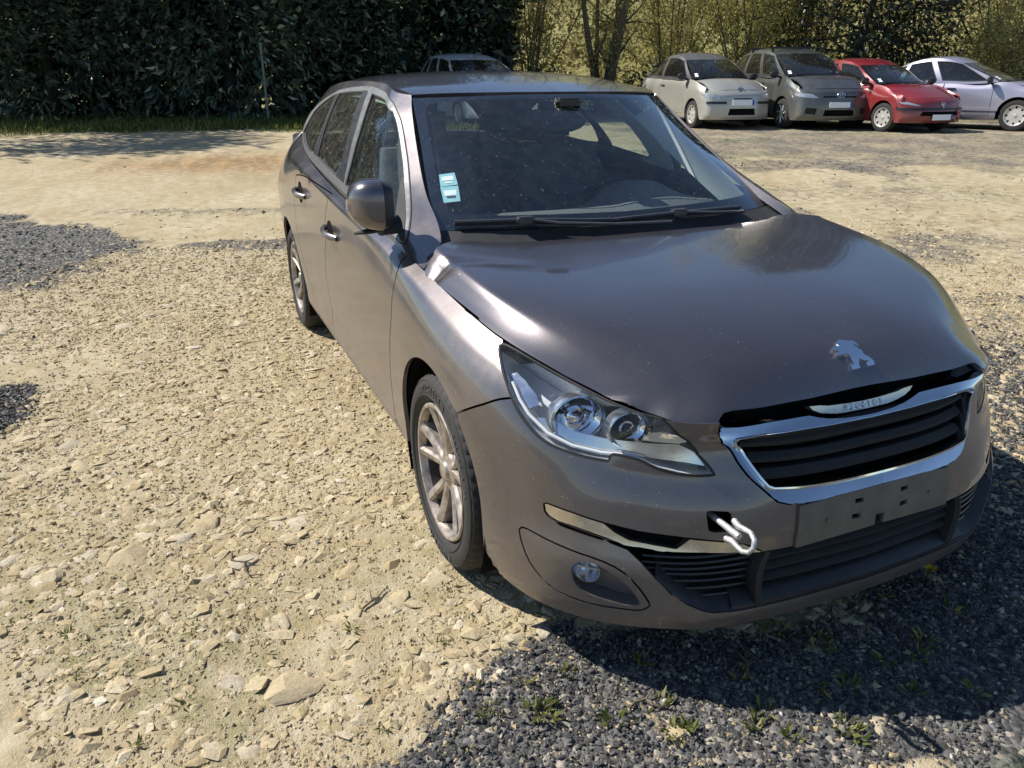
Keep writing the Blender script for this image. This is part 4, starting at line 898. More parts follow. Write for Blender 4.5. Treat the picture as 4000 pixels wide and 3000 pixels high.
# ---------------------------------------------------------------- ground
H2 = np.array([math.cos(YAW), math.sin(YAW)]); R2 = np.array([math.sin(YAW), -math.cos(YAW)]); O2 = np.array([CAM.x, CAM.y])
def hash2(ix, iy, k=0):
    n = (ix.astype(np.int64)*374761393+iy.astype(np.int64)*668265263+k*1274126177) & 0xffffffff
    n = ((n ^ (n >> 13))*1274126177) & 0xffffffff; return ((n ^ (n >> 16)) & 0xffff)/65535.
def vnoise(x, y, k=0):
    ix, iy = np.floor(x), np.floor(y); fx, fy = x-ix, y-iy; fx = fx*fx*(3-2*fx); fy = fy*fy*(3-2*fy)
    a, b, c, d = hash2(ix, iy, k), hash2(ix+1, iy, k), hash2(ix, iy+1, k), hash2(ix+1, iy+1, k)
    return (a*(1-fx)+b*fx)*(1-fy)+(c*(1-fx)+d*fx)*fy
def fbm(x, y, s, o=3, k=0): return sum(vnoise(x*s*2**i, y*s*2**i, k+i)*.5**i for i in range(o))/(2-.5**(o-1))
def sstep(a, b, x): t = np.clip((x-a)/(b-a), 0, 1); return t*t*(3-2*t)
def base_z(x, y):
    s = (x-O2[0])*H2[0]+(y-O2[1])*H2[1]
    return .385*sstep(4.5, 16.5, s)+.012*np.clip(s-16.5, 0, 60)
def seg_d(x, y, a, b):
    a = np.array(a); b = np.array(b); d = b-a; t = np.clip(((x-a[0])*d[0]+(y-a[1])*d[1])/(d@d), 0, 1); return np.hypot(x-a[0]-t*d[0], y-a[1]-t*d[1])
def gmask(x, y):
    """1 where black volcanic gravel covers the beige hardcore"""
    n = fbm(x, y, 1.3, 4, 5)-.5; n2 = fbm(x, y, 6, 3, 9)-.5
    s = (x-O2[0])*H2[0]+(y-O2[1])*H2[1]; l = (x-O2[0])*R2[0]+(y-O2[1])*R2[1]
    # in front of the car and along its far side
    front = sstep(-.14, .14, (x-.60)-.60*np.clip(-1.0-y, 0, 3)+n*.50+n2*.30)*(1-.75*sstep(.60, .70, fbm(x, y, 3.2, 3, 71)))
    far = sstep(-.25, .45, (y-.45)+n*1.2+n2*.4)*sstep(4.9, 3.4, s+n*2)*.8
    left = sstep(.16, -.10, np.hypot((s-6.15)/2.1, (l+5.45)/2.3)-.90+n*.36+n2*.22)
    left2 = .62*sstep(.2, -.2, np.hypot((s-6.95)/.26, (l+2.3)/.95)-.75+n*.8)
    left3 = .9*sstep(.2, -.2, np.hypot((s-3.15)/.5, (l+2.6)/.42)-.8+n*.8)
    back = sstep(9.6, 12.0, s+n*5)*sstep(.5, 3.5, l+n*4)*(.34+.30*fbm(x, y, 1.7, 3, 90))
    streak = .52*sstep(.60, .70, fbm(s*.55, l*.10, 1.1, 3, 33))*sstep(7.5, 9, s)*sstep(0, -2, l)
    mott = .50*sstep(.46, .66, fbm(x, y, 1.1, 4, 60))*sstep(1, 2.5, l)*sstep(3.5, 5, s)
    left3 = np.maximum.reduce([left3, mott, (.30+.30*n)*sstep(1.2, 3.0, l)*sstep(2.5, 4, s)])
    r = np.maximum.reduce([front, far*.9, left, left2, left3, back, streak])
    return np.clip(r, 0, 1)
def ground_z(x, y, fine=True):
    z = base_z(x, y); d = np.hypot(np.clip(np.abs(x+1.365)-1.9, 0, 9), np.clip(np.abs(y)-1.05, 0, 9))
    z = z+(fbm(x, y, .45, 3, 1)-.5)*.07*sstep(.1, 1.6, d)
    if fine:
        m = gmask(x, y)
        z = z+(fbm(x, y, 7, 3, 2)-.5)*(.022-.008*m)*sstep(-.1, .5, d+.15)+(fbm(x, y, 38, 2, 3)-.5)*(.007+.006*m)
        s = (x-O2[0])*H2[0]+(y-O2[1])*H2[1]; l = (x-O2[0])*R2[0]+(y-O2[1])*R2[1]
        # churned tyre ruts in front of the hedge
        rut = np.exp(-((s-12.6-.12*l)/.9)**2)*sstep(-8, -4.5, l)*sstep(1.5, -1.0, l); z = z+rut*(.10*(fbm(x, y, 3.1, 3, 17)-.45)+.035*np.sin(l*9)*fbm(x, y, 1.2, 2, 18))
    return z
def make_ground():
    wedge = np.linspace(-.74, .74, 560); rest = np.linspace(.78, 2*math.pi-.78, 60); ang = np.concatenate([wedge, rest]); ang = YAW-ang
    rad = np.concatenate([[.02], .75*np.exp(np.linspace(0, math.log(420/.75), 430))]); A, Rr = np.meshgrid(ang, rad)
    X = O2[0]+Rr*np.cos(A); Y = O2[1]+Rr*np.sin(A); Z = ground_z(X.ravel(), Y.ravel()).reshape(X.shape)
    Z = np.where(Rr > 60, base_z(X, Y), Z)
    n, m = X.shape; V = np.stack([X, Y, Z], -1).reshape(-1, 3)
    i, j = np.meshgrid(np.arange(n-1), np.arange(m), indexing='ij'); j2 = (j+1) % m
    F = np.stack([i*m+j, i*m+j2, (i+1)*m+j2, (i+1)*m+j], -1).reshape(-1, 4)
    return V, F
def big_mesh(name, V, F, mat, parent=None, attrs=None, smooth=False):
    me = bpy.data.meshes.new(name); me.vertices.add(len(V)); me.vertices.foreach_set('co', np.asarray(V, 'f').ravel()); F = np.asarray(F); k = F.shape[1]
    me.loops.add(F.size); me.loops.foreach_set('vertex_index', F.ravel().astype('i')); me.polygons.add(len(F)); me.polygons.foreach_set('loop_start', (np.arange(len(F))*k).astype('i')); me.polygons.foreach_set('loop_total', np.full(len(F), k, 'i'))
    me.polygons.foreach_set('use_smooth', np.full(len(F), smooth)); me.materials.append(mat); me.update(calc_edges=True)
    for an, av in (attrs or {}).items():
        a = me.attributes.new(an, 'FLOAT', 'POINT'); a.data.foreach_set('value', np.asarray(av, 'f'))
    return link(bpy.data.objects.new(name, me), parent)
def attr(nt, name): a = nt.nodes.new('ShaderNodeAttribute'); a.attribute_name = name; return a.outputs['Fac']
def ground_mat():
    m, nt, b = new_mat('hardcore_and_gravel'); v = coords(nt); g = attr(nt, 'gravel')
    n1 = noise(nt, .9, 6, .6, v); n2 = noise(nt, 9, 6, .7, v); n3 = noise(nt, 70, 4, .7, v)
    c = mixc(nt, ramp(nt, n1, [(.32, 0), (.68, 1)]), (.368, .302, .190), (.49, .422, .300)); c = mixc(nt, ramp(nt, n2, [(.40, 0), (.72, 1)]), c, (.31, .235, .115)); c = mixc(nt, math_n(nt, 'MULTIPLY', ramp(nt, n3, [(.52, 0), (.75, 1)]), .6), c, (.60, .52, .36))
    vo = nt.nodes.new('ShaderNodeTexVoronoi'); vo.inputs['Scale'].default_value = 62; nt.links.new(v, vo.inputs['Vector']); cell = vo.outputs['Color']; sp = nt.nodes.new('ShaderNodeSeparateColor'); nt.links.new(cell, sp.inputs[0])
    dk = mixc(nt, ramp(nt, sp.outputs[0], [(.3, 0), (.95, 1)]), (.055, .054, .053), (.17, .163, .152)); dk = mixc(nt, ramp(nt, sp.outputs[1], [(.88, 0), (.9, 1)]), dk, (.34, .30, .24))
    e = math_n(nt, 'ADD', g, maprange(nt, n3, .2, .8, -.22, .22)); e = math_n(nt, 'ADD', e, maprange(nt, n2, .2, .8, -.2, .2)); e = ramp(nt, e, [(.32, 0), (.62, 1)])
    c = mixc(nt, math_n(nt, 'MULTIPLY', attr(nt, 'mud'), ramp(nt, n2, [(.3, .35), (.6, 1)])), c, (.26, .16, .07)); c = mixc(nt, e, c, dk); gr = attr(nt, 'green'); c = mixc(nt, math_n(nt, 'MULTIPLY', gr, ramp(nt, n2, [(.35, .2), (.65, 1)])), c, (.085, .12, .03))
    nt.links.new(c, b.inputs['Base Color']); setp(b, Roughness=.95); b.inputs['Specular IOR Level'].default_value = .2
    h = math_n(nt, 'ADD', math_n(nt, 'MULTIPLY', n3, .6), math_n(nt, 'MULTIPLY', noise(nt, 190, 3, .7, v), .5)); h = math_n(nt, 'ADD', h, math_n(nt, 'MULTIPLY', math_n(nt, 'SUBTRACT', 1, vo.outputs['Distance']), math_n(nt, 'MULTIPLY', e, 1.2)))
    bump(nt, b, h, .8, .012); return m
def green_mask(x, y):
    s = (x-O2[0])*H2[0]+(y-O2[1])*H2[1]; l = (x-O2[0])*R2[0]+(y-O2[1])*R2[1]
    return np.clip(sstep(15.4, 17.2, s+(fbm(x, y, .45, 4, 21)-.5)*8)*sstep(1.8, -1.0, l)*(.45+.55*sstep(.35, .6, fbm(x, y, 1.2, 3, 22)))+.75*sstep(19.5, 22, s)+.28*sstep(.56, .70, fbm(x, y, .8, 3, 23))*sstep(7, 10, s)*sstep(0, 3, l)+.42*sstep(.54, .70, fbm(x, y, 1.9, 4, 24))*sstep(2.6, 1.5, s), 0, 1)
def mud_mask(x, y):
    s = (x-O2[0])*H2[0]+(y-O2[1])*H2[1]; l = (x-O2[0])*R2[0]+(y-O2[1])*R2[1]
    return np.clip(np.exp(-((s-12.4-.12*l)/1.0)**2)*sstep(-7.5, -4.5, l)*sstep(1.5, -1.5, l)*1.1+.5*sstep(.56, .7, fbm(x, y, .7, 3, 55))*sstep(5, 3, s)*sstep(-.3, -1.2, l), 0, 1)
V, F = make_ground(); MT['ground'] = ground_mat()
ground = structure(big_mesh('ground', V, F, MT['ground'], None, {'gravel': gmask(V[:, 0], V[:, 1]), 'green': green_mask(V[:, 0], V[:, 1]), 'mud': mud_mask(V[:, 0], V[:, 1])}, True))
# --- loose stones: the 300 that show largest one by one, all the rest as gravel
def stone_shape(seed, sub=1, flat=.55):
    r = np.random.default_rng(seed); bm = bmesh.new(); bmesh.ops.create_icosphere(bm, subdivisions=sub, radius=1)
    off = r.normal(size=(5, 3)); off /= np.linalg.norm(off, axis=1)[:, None]
    for vtx in bm.verts:
        p = np.array(vtx.co); k = 1+.10*r.normal()
        for o in off: 
            d = p@o
            if d > .62: p = p-o*(d-.62)*.8
        p = p*k*np.array([1, .72, flat]); vtx.co = p
    bm.verts.index_update(); V = np.array([v.co for v in bm.verts]); F = np.array([[v.index for v in f.verts] for f in bm.faces]); bm.free(); return V, F
def stone_mat(name, stops, rough=.9):
    m, nt, b = new_mat(name); a = nt.nodes.new('ShaderNodeAttribute'); a.attribute_name = 'tint'; oi = nt.nodes.new('ShaderNodeObjectInfo')
    f = math_n(nt, 'ADD', a.outputs['Fac'], math_n(nt, 'MULTIPLY', oi.outputs['Random'], 0 if 'gravel' in name else 1)); c = ramp(nt, f, stops); v = coords(nt, 'Generated' if 'gravel' not in name else 'Object'); n = noise(nt, 6 if 'gravel' not in name else 90, 5, .7, v)
    c = mixc(nt, ramp(nt, n, [(.3, 0), (.75, .75)]), c, (.25, .19, .12), 'MIX') if 'dark' not in name else c
    nt.links.new(c, b.inputs['Base Color']); setp(b, Roughness=rough); b.inputs['Specular IOR Level'].default_value = .25; bump(nt, b, n, .5, .01); return m
MT['stone'] = stone_mat('pale_stone', [(0, (.42, .34, .205)), (.4, (.52, .44, .29)), (.75, (.48, .42, .32)), (1, (.58, .51, .38))])
MT['crumb'] = stone_mat('beige_gravel', [(0, (.29, .215, .11)), (.35, (.41, .325, .18)), (.7, (.50, .415, .255)), (.93, (.58, .50, .36)), (1, (.70, .65, .55))])
MT['scoria'] = stone_mat('dark_gravel', [(0, (.038, .037, .037)), (.45, (.092, .089, .085)), (.78, (.17, .162, .15)), (.90, (.36, .31, .23)), (1, (.58, .54, .47))])
def free(x, y, pad=0): return ~((np.abs(x+1.365) < 1.95+pad) & (np.abs(y) < .55+pad))
def scatter(n, rmin, rmax, p=1.0, half=.70):
    a = YAW-RNG.uniform(-half, half, n); r = (RNG.uniform(0, 1, n)**p)*(rmax-rmin)+rmin
    return O2[0]+r*np.cos(a), O2[1]+r*np.sin(a), r
shapes = [stone_shape(i, 1, f) for i, f in enumerate((.5, .42, .6, .38, .55, .46))]
meshes = []
for i, (sv, sf) in enumerate(shapes[:6]):
    bv, bf = stone_shape(50+i, 2, (.36, .3, .42, .27, .4, .33)[i]); me = bpy.data.meshes.new('stone'); me.from_pydata([tuple(p) for p in bv], [], [tuple(f) for f in bf]); me.materials.append(MT['stone']); me.polygons.foreach_set('use_smooth', [True]*len(bf)); me.set_sharp_from_angle(angle=math.radians(38)); meshes.append(me)
sx, sy, sr = scatter(2600, 1.45, 6.0, 1.0); gm = gmask(sx, sy); ok = (gm < .55) & free(sx, sy, .1) & (fbm(sx, sy, .9, 2, 40) > .40); ok |= (RNG.uniform(size=len(sx)) < .05) & free(sx, sy, .1)
sx, sy, sr = sx[ok][:300], sy[ok][:300], sr[ok][:300]
zz = ground_z(sx, sy)
for i in range(len(sx)):
    o = bpy.data.objects.new('stone', meshes[i % 6]); sz = float(RNG.gamma(3.2, .0092)+.012); sz = min(sz, .085)*(1+.05*sr[i])
    o.location = (sx[i], sy[i], zz[i]-sz*.12); o.scale = (sz, sz*RNG.uniform(.8, 1.25), sz*RNG.uniform(.42, .85)); o.rotation_euler = (RNG.normal()*.12, RNG.normal()*.12, RNG.uniform(0, 6.28)); link(o, ground)
def cloud(name, x, y, size, mat, sink, tint, shp=None, flatten=1):
    Vs = []; Fs = []; Ts = []; n0 = 0; z = ground_z(x, y); idx = RNG.integers(0, len(shp), len(x))
    for k, (bv, bf) in enumerate(shp):
        q = np.where(idx == k)[0]
        if not len(q): continue
        a = RNG.uniform(0, 6.28, len(q)); ca, sa = np.cos(a), np.sin(a); s = size[q]; st = RNG.uniform(.7, 1.25, (len(q), 3)); B = bv[None]*st[:, None]*s[:, None, None]
        til = RNG.normal(size=(len(q), 2))*.35; B[..., 2] += B[..., 0]*til[:, :1]+B[..., 1]*til[:, 1:]
        X = B[..., 0]*ca[:, None]-B[..., 1]*sa[:, None]+x[q][:, None]; Y = B[..., 0]*sa[:, None]+B[..., 1]*ca[:, None]+y[q][:, None]; Z = B[..., 2]*flatten+(z[q]-sink*s)[:, None]
        Vs.append(np.stack([X, Y, Z], -1).reshape(-1, 3)); Fs.append((bf[None]+(np.arange(len(q))*len(bv))[:, None, None]+n0).reshape(-1, 3)); Ts.append(np.repeat(tint[q], len(bv))); n0 += len(q)*len(bv)
    o = big_mesh(name, np.concatenate(Vs), np.concatenate(Fs), mat, None, {'tint': np.concatenate(Ts)}); return o
def octa(seed):
    r = np.random.default_rng(seed); V = np.array([(1, 0, 0), (-1, 0, 0), (0, 1, 0), (0, -1, 0), (0, 0, 1), (0, 0, -1)], float)*r.uniform(.55, 1.1, (6, 1)); V[:, 2] *= .7; return V, np.array([(0, 2, 4), (2, 1, 4), (1, 3, 4), (3, 0, 4), (2, 0, 5), (1, 2, 5), (3, 1, 5), (0, 3, 5)])
octs = [octa(i) for i in range(8)]
def lump(seed):
    V, F = stone_shape(100+seed, 1, .85); return V, F
lumps = [lump(i) for i in range(6)]
# beige grit and small stones
x, y, r = scatter(170000, 1.3, 7.5, .95); k = ((gmask(x, y) < .66+RNG.normal(size=len(x))*.28) | (RNG.uniform(size=len(x)) < .16)) & free(x, y); x, y, r = x[k], y[k], r[k]
sz = np.minimum(RNG.gamma(1.6, .0021, len(x))+.0018, .02)*(.8+.12*r)
k = fbm(x, y, .8, 3, 41)+RNG.normal(size=len(x))*.12 > .33; x, y, r, sz = x[k], y[k], r[k], sz[k]
cloud('beige_grit', x, y, sz, MT['crumb'], .05, np.clip(RNG.beta(2, 2.2, len(x)), 0, 1), octs); g1 = bpy.data.objects['beige_grit']; tag(g1, 'beige grit and crumbs of hardcore strewn over the yard', 'grit', None, 'stuff')
x, y, r = scatter(30000, 1.4, 9, .85); k = (gmask(x, y) < .8) & free(x, y); x, y, r = x[k], y[k], r[k]; sz = np.minimum(RNG.gamma(2.2, .0068, len(x))+.006, .055)
k = fbm(x, y, .8, 3, 41)+RNG.normal(size=len(x))*.07 > .37; x, y, r, sz = x[k], y[k], r[k], sz[k]
cloud('beige_stones', x, y, sz, MT['crumb'], .10, np.clip(RNG.beta(3, 2, len(x)), 0, .97), lumps, .38); tag(bpy.data.objects['beige_stones'], 'small beige stones half sunk in the pale yard', 'stones', None, 'stuff')
# black volcanic gravel
x, y, r = scatter(135000, 1.2, 5.5, .75); k = (gmask(x, y)+RNG.normal(size=len(x))*.19 > .53) & free(x, y, .25*0); x, y, r = x[k], y[k], r[k]; sz = (RNG.gamma(4, .00095, len(x))+.0022)*(.9+.06*r)
cloud('black_gravel', x, y, sz, MT['scoria'], -.15, np.clip(RNG.beta(2, 2.6, len(x))+(RNG.uniform(size=len(x)) < .012)*.6, 0, 1), lumps); tag(bpy.data.objects['black_gravel'], 'loose black volcanic gravel in front of the estate car', 'gravel', None, 'stuff')
x, y, r = scatter(26000, 4.2, 13, .9); k = (gmask(x, y)+RNG.normal(size=len(x))*.16 > .55) & free(x, y); x, y, r = x[k], y[k], r[k]; sz = RNG.gamma(4, .0028, len(x))+.004
cloud('far_gravel', x, y, sz, MT['scoria'], .0, np.clip(RNG.beta(2, 2.6, len(x))+(RNG.uniform(size=len(x)) < .03)*.6, 0, 1), octs); tag(bpy.data.objects['far_gravel'], 'dark gravel patches farther back in the yard', 'gravel', None, 'stuff')
# ---------------------------------------------------------------- trees and plants
def at(s, l, dz=0):
    x, y = O2+H2*s+R2*l; return Vector((x, y, float(base_z(np.array([x]), np.array([y]))[0])+dz))
def leaf_mat(name, stops, rough=.5, trans=.35, spec=.4):
    m = bpy.data.materials.new(name); m.use_nodes = True; nt = m.node_tree; b = nt.nodes['Principled BSDF']; out = nt.nodes['Material Output']
    c = ramp(nt, attr(nt, 'tint'), stops); nt.links.new(c, b.inputs['Base Color']); setp(b, Roughness=rough); b.inputs['Specular IOR Level'].default_value = spec
    t = nt.nodes.new('ShaderNodeBsdfTranslucent'); nt.links.new(c, t.inputs[0]); mx = nt.nodes.new('ShaderNodeMixShader'); mx.inputs[0].default_value = trans
    nt.links.new(b.outputs[0], mx.inputs[1]); nt.links.new(t.outputs[0], mx.inputs[2]); nt.links.new(mx.outputs[0], out.inputs[0]); return m
def leaves(name, P, D, L, W, tint, mat, parent, roll=None, curl=.15):
    """P base points, D directions, L lengths: folded leaf blades"""
    n = len(P); D = D/np.linalg.norm(D, axis=1)[:, None]; q = RNG.normal(size=(n, 3)); X = np.cross(D, q); X /= np.linalg.norm(X, axis=1)[:, None]; N = np.cross(X, D)
    L = L[:, None]; Wd = W[:, None]*.5; a = P; b = P+D*L*.5+X*Wd+N*L*curl*.4; c = P+D*L-N*L*curl; d = P+D*L*.5-X*Wd+N*L*curl*.4
    V = np.stack([a, b, c, d], 1).reshape(-1, 3); i = np.arange(n)*4; F = np.concatenate([np.stack([i, i+1, i+2], 1), np.stack([i, i+2, i+3], 1)])
    return big_mesh(name, V, F, mat, parent, {'tint': np.repeat(tint, 4)}, False)
def tubes(segs, sides=5):
    """segs: list of (points, radii)"""
    Vs = []; Fs = []; n0 = 0
    for pts, rad in segs:
        P = np.array(pts, float); k = len(P); T_ = np.gradient(P, axis=0); T_ /= np.linalg.norm(T_, axis=1)[:, None]+1e-9; up = np.array([.31, .2, .93]); X = np.cross(T_, up); X /= np.linalg.norm(X, axis=1)[:, None]+1e-9; Y = np.cross(T_, X)
        a = np.linspace(0, 2*math.pi, sides, endpoint=False); R_ = np.array(rad)[:, None, None]
        V = P[:, None]+(X[:, None]*np.cos(a)[None, :, None]+Y[:, None]*np.sin(a)[None, :, None])*R_; Vs.append(V.reshape(-1, 3))
        for i in range(k-1):
            for j in range(sides): Fs.append((n0+i*sides+j, n0+i*sides+(j+1) % sides, n0+(i+1)*sides+(j+1) % sides, n0+(i+1)*sides+j))
        n0 += k*sides
    return np.concatenate(Vs), np.array(Fs)
def wander(p, d, length, n, wob, lift=0):
    p = np.array(p, float); d = np.array(d, float); d /= np.linalg.norm(d); o = [p]
    for i in range(n):
        d = d+RNG.normal(size=3)*wob+np.array([0, 0, lift]); d /= np.linalg.norm(d); p = p+d*length/n; o.append(p)
    return o
MT['bark'] = plain('grey_brown_bark', (.035, .03, .024), .9, 0, .35, 14, .4); MT['stem'] = plain('brown_stems', (.13, .10, .065), .9, 0, .35, 20)
MT['laurel'] = leaf_mat('dark_evergreen_leaf', [(0, (.014, .026, .016)), (.5, (.044, .072, .044)), (.8, (.10, .14, .09)), (1, (.36, .41, .28))], .36, .22, .5)
MT['holly'] = leaf_mat('black_green_leaf', [(0, (.010, .017, .009)), (.7, (.022, .034, .016)), (1, (.05, .065, .03))], .3, .15, .5)
MT['willow'] = leaf_mat('yellow_green_bud', [(0, (.28, .28, .07)), (.5, (.50, .46, .14)), (1, (.68, .60, .28))], .6, .55, .3)
MT['scrub'] = leaf_mat('straw_coloured_scrub', [(0, (.17, .15, .06)), (.5, (.36, .31, .14)), (1, (.60, .52, .28))], .7, .55, .2)
MT['grass'] = leaf_mat('green_grass', [(0, (.05, .075, .015)), (.5, (.14, .17, .04)), (1, (.33, .31, .12))], .6, .4, .3)
def evergreen(label, s, l, h, rad, nclump, per, leaf, mat, group, low=.05, name='evergreen_tree', dense=.42):
    base = at(s, l); root = empty(name, base); tag(root, label, 'tree', group); segs = []; tips = []
    tr = wander((0, 0, -.1), (0, 0, 1), h*.8, 9, .05); segs.append((tr, np.linspace(.16, .03, len(tr))))
    for i in range(26):
        k = RNG.uniform(.12, .95); p = np.array(tr[0])*(1-k)+np.array(tr[-1])*k; a = RNG.uniform(0, 6.28); b = wander(p, (math.cos(a), math.sin(a), RNG.uniform(-.1, .5)), rad*(1.05-.55*k), 6, .13); segs.append((b, np.linspace(.045, .012, len(b)))); tips += b[2:]
    V, F = tubes(segs); big_mesh('trunk', V, F, MT['bark'], root, None, True)
    a = RNG.uniform(0, 6.28, nclump); zt = low+(1-low)*RNG.uniform(0, 1, nclump)**.85; prof = np.sin(np.clip(zt*.86+.14, 0, 1)*math.pi)**.55; rr = rad*prof*RNG.uniform(.45, 1.05, nclump)**.6
    Cc = np.stack([rr*np.cos(a), rr*np.sin(a), zt*h], 1)+RNG.normal(size=(nclump, 3))*.12
    P = np.repeat(Cc, per, 0)+RNG.normal(size=(nclump*per, 3))*dense*np.array([1, 1, .75]); out = P-np.array([0, 0, h*.45]); D = out/np.linalg.norm(out, axis=1)[:, None]+RNG.normal(size=P.shape)*.55+np.array([0, 0, .25])
    n = len(P); L = leaf*np.repeat(RNG.uniform(.75, 1.3, nclump), per)*RNG.uniform(.5, 1.4, n); tint = np.clip(np.repeat(RNG.beta(2, 3, nclump), per)*.7+RNG.uniform(0, .35, n)+(RNG.uniform(size=n) < .15)*.5, 0, 1)
    leaves('crown', P, D, L, L*.42, tint, mat, root); return root
gL = 'dark evergreens of the left hedge'
evergreen('dark broad-leaved evergreen at the far left of the hedge', 21.2, -14.2, 7.5, 2.6, 300, 48, .20, MT['laurel'], gL)
evergreen('dark evergreen second from the left in the hedge', 20.6, -11.6, 7.4, 2.4, 300, 48, .19, MT['laurel'], gL, .04)
evergreen('dark evergreen third from the left, behind the yellow-green gap', 21.4, -9.4, 7.8, 2.4, 300, 48, .19, MT['laurel'], gL, .03)
evergreen('dark evergreen behind the thin fence post', 21.0, -7.2, 7.6, 2.4, 300, 48, .20, MT['laurel'], gL, .03)
evergreen('large dark evergreen with pale leaf rosettes above the estate car roof', 23.6, -5.0, 8.6, 2.7, 300, 46, .22, MT['laurel'], gL, .04)
evergreen('dark evergreen closing the hedge beside the leafless willows', 24.2, -2.5, 8.2, 2.2, 240, 46, .21, MT['laurel'], gL, .03)
evergreen('black-green holly tree behind the roof of the grey minivan', 25.6, 10.3, 9.5, 2.7, 480, 44, .18, MT['holly'], None, .03, 'holly_tree', .38)
evergreen('tree beyond the left edge whose shadow falls across the yard', 17.0, -14.4, 9.5, 2.8, 260, 44, .2, MT['laurel'], None, .15, 'shade_tree')
def willow(label, s, l, h, spread, stems, nleaf, leaf, trunk=.038, mat=None, name='willow_shrub', group='leafless willows behind the parked cars'):
    base = at(s, l); root = empty(name, base); tag(root, label, 'shrub', group); segs = []; pts = []
    for i in range(stems):
        a = RNG.uniform(0, 6.28); sl = RNG.uniform(.05, spread); r0 = trunk*RNG.uniform(.5, 1.1)
        b = wander((math.cos(a)*.25*RNG.uniform(), math.sin(a)*.25*RNG.uniform(), -.1), (math.cos(a)*sl, math.sin(a)*sl, 1), h*RNG.uniform(.75, 1.05), 10, .055, .01); segs.append((b, np.linspace(r0, r0*.22, len(b))))
        for j in range(13):
            k = RNG.integers(2, len(b)-1); a2 = RNG.uniform(0, 6.28); c = wander(b[k], (math.cos(a2)*.8, math.sin(a2)*.8, RNG.uniform(.3, 1.1)), RNG.uniform(.5, 1.7), 5, .14, .03); segs.append((c, np.linspace(r0*.34, .004, len(c)))); pts += c[1:]
            for q in range(3):
                e = wander(c[RNG.integers(1, len(c)-1)], RNG.normal(size=3)+np.array([0, 0, .5]), RNG.uniform(.25, .7), 3, .15); segs.append((e, np.linspace(.006, .003, len(e)))); pts += e[1:]
    V, F = tubes(segs, 4); big_mesh('trunk', V, F, MT['stem'], root, None, True)
    pts = np.array(pts); P = pts[RNG.integers(0, len(pts), nleaf)]+RNG.normal(size=(nleaf, 3))*.13; L = leaf*RNG.uniform(.6, 1.4, nleaf)
    leaves('crown', P, RNG.normal(size=(nleaf, 3))+np.array([0, 0, .4]), L, L*.5, np.clip(RNG.beta(2, 2, nleaf), 0, 1), mat or MT['willow'], root); return root
willow('thin willow stems right beside the dark hedge', 25.2, .5, 8.4, .38, 12, 9450, .085)
willow('willow with a thick dark leaning stem behind the estate car roof', 24.6, 2.7, 8.6, .30, 7, 5850, .08, .13)
willow('broad yellow-green willow left of the small beige car', 25.6, 5.0, 8.2, .55, 14, 11700, .085)
willow('yellow-green willow rising above the beige car roof', 25.4, 7.2, 8.6, .5, 14, 12600, .09)
willow('willow between the minivan roof bars and the holly', 26.4, 8.8, 8.6, .45, 12, 11250, .09)
willow('bright yellow-green bush behind the red hatchback', 23.8, 13.4, 2.7, .7, 12, 9450, .07)
willow('multi-stemmed willow fanning out above the silver car', 25.0, 15.2, 8.6, .62, 15, 12600, .085)
willow('willow at the right edge of the picture', 25.6, 18.0, 8.6, .5, 13, 11250, .09)
def thicket(name, label, s0, s1, l0, l1, h, n, leaf, mat, lo=0.0):
    s = RNG.uniform(s0, s1, n); l = RNG.uniform(l0, l1, n); z = lo+RNG.uniform(0, 1, n)*(h-lo)*(.75+.25*np.sin(l*1.7)); k = fbm(l, z, .9, 3, 80) > .36; s, l, z = s[k], l[k], z[k]; n = len(s)
    xy = O2[None]+s[:, None]*H2+l[:, None]*R2; P = np.concatenate([xy, (z+.4)[:, None]], 1); L = leaf*RNG.uniform(.6, 1.5, n)
    o = leaves(name, P, RNG.normal(size=(n, 3)), L, L*.5, np.clip(RNG.beta(2, 2, n)*.6+.5*fbm(l, z, 1.3, 2, 81)-.1, 0, 1), mat, None); tag(o, label, 'thicket', None, 'stuff')
thicket('dark_thicket', 'dense dark undergrowth behind the left hedge', 22.8, 27, -22, 0, 9.5, 52000, .32, MT['holly'])
thicket('pale_thicket', 'straw-coloured wood behind the willows and parked cars', 27.5, 33, -3, 28, 9, 36000, .20, MT['scrub'])
thicket('bramble', 'low dark brambles under the willows behind the parked cars', 23.5, 26, -1, 22, 1.5, 9000, .12, MT['laurel'])
# the overgrown bank behind the trees
def bank():
    ls = np.linspace(-45, 60, 90); ss = np.concatenate([[30], np.linspace(33, 52, 26), [70, 120]]); S, L_ = np.meshgrid(ss, ls); X = O2[0]+S*H2[0]+L_*R2[0]; Y = O2[1]+S*H2[1]+L_*R2[1]
    Z = .2+np.clip(S-32, 0, 18)*.78*(.85+.3*fbm(X, Y, .06, 2, 70))+(fbm(X, Y, .35, 3, 71)-.5)*1.6*sstep(33, 36, S); n, m = S.shape; V = np.stack([X, Y, Z], -1).reshape(-1, 3); i, j = np.meshgrid(np.arange(n-1), np.arange(m-1), indexing='ij')
    m_, nt, b_ = new_mat('overgrown_bank'); v = coords(nt); n1 = noise(nt, .5, 6, .65, v); n2 = noise(nt, 4, 5, .7, v); c = mixc(nt, ramp(nt, n1, [(.35, 0), (.65, 1)]), (.34, .34, .09), (.58, .52, .23)); c = mixc(nt, ramp(nt, n2, [(.4, 0), (.75, 1)]), c, (.22, .20, .065)); nt.links.new(c, b_.inputs['Base Color']); setp(b_, Roughness=.95); bump(nt, b_, n2, 1, .5)
    structure(big_mesh('hill', V, np.stack([i*m+j, i*m+j+1, (i+1)*m+j+1, (i+1)*m+j], -1).reshape(-1, 4), m_, None, None, True))
bank()
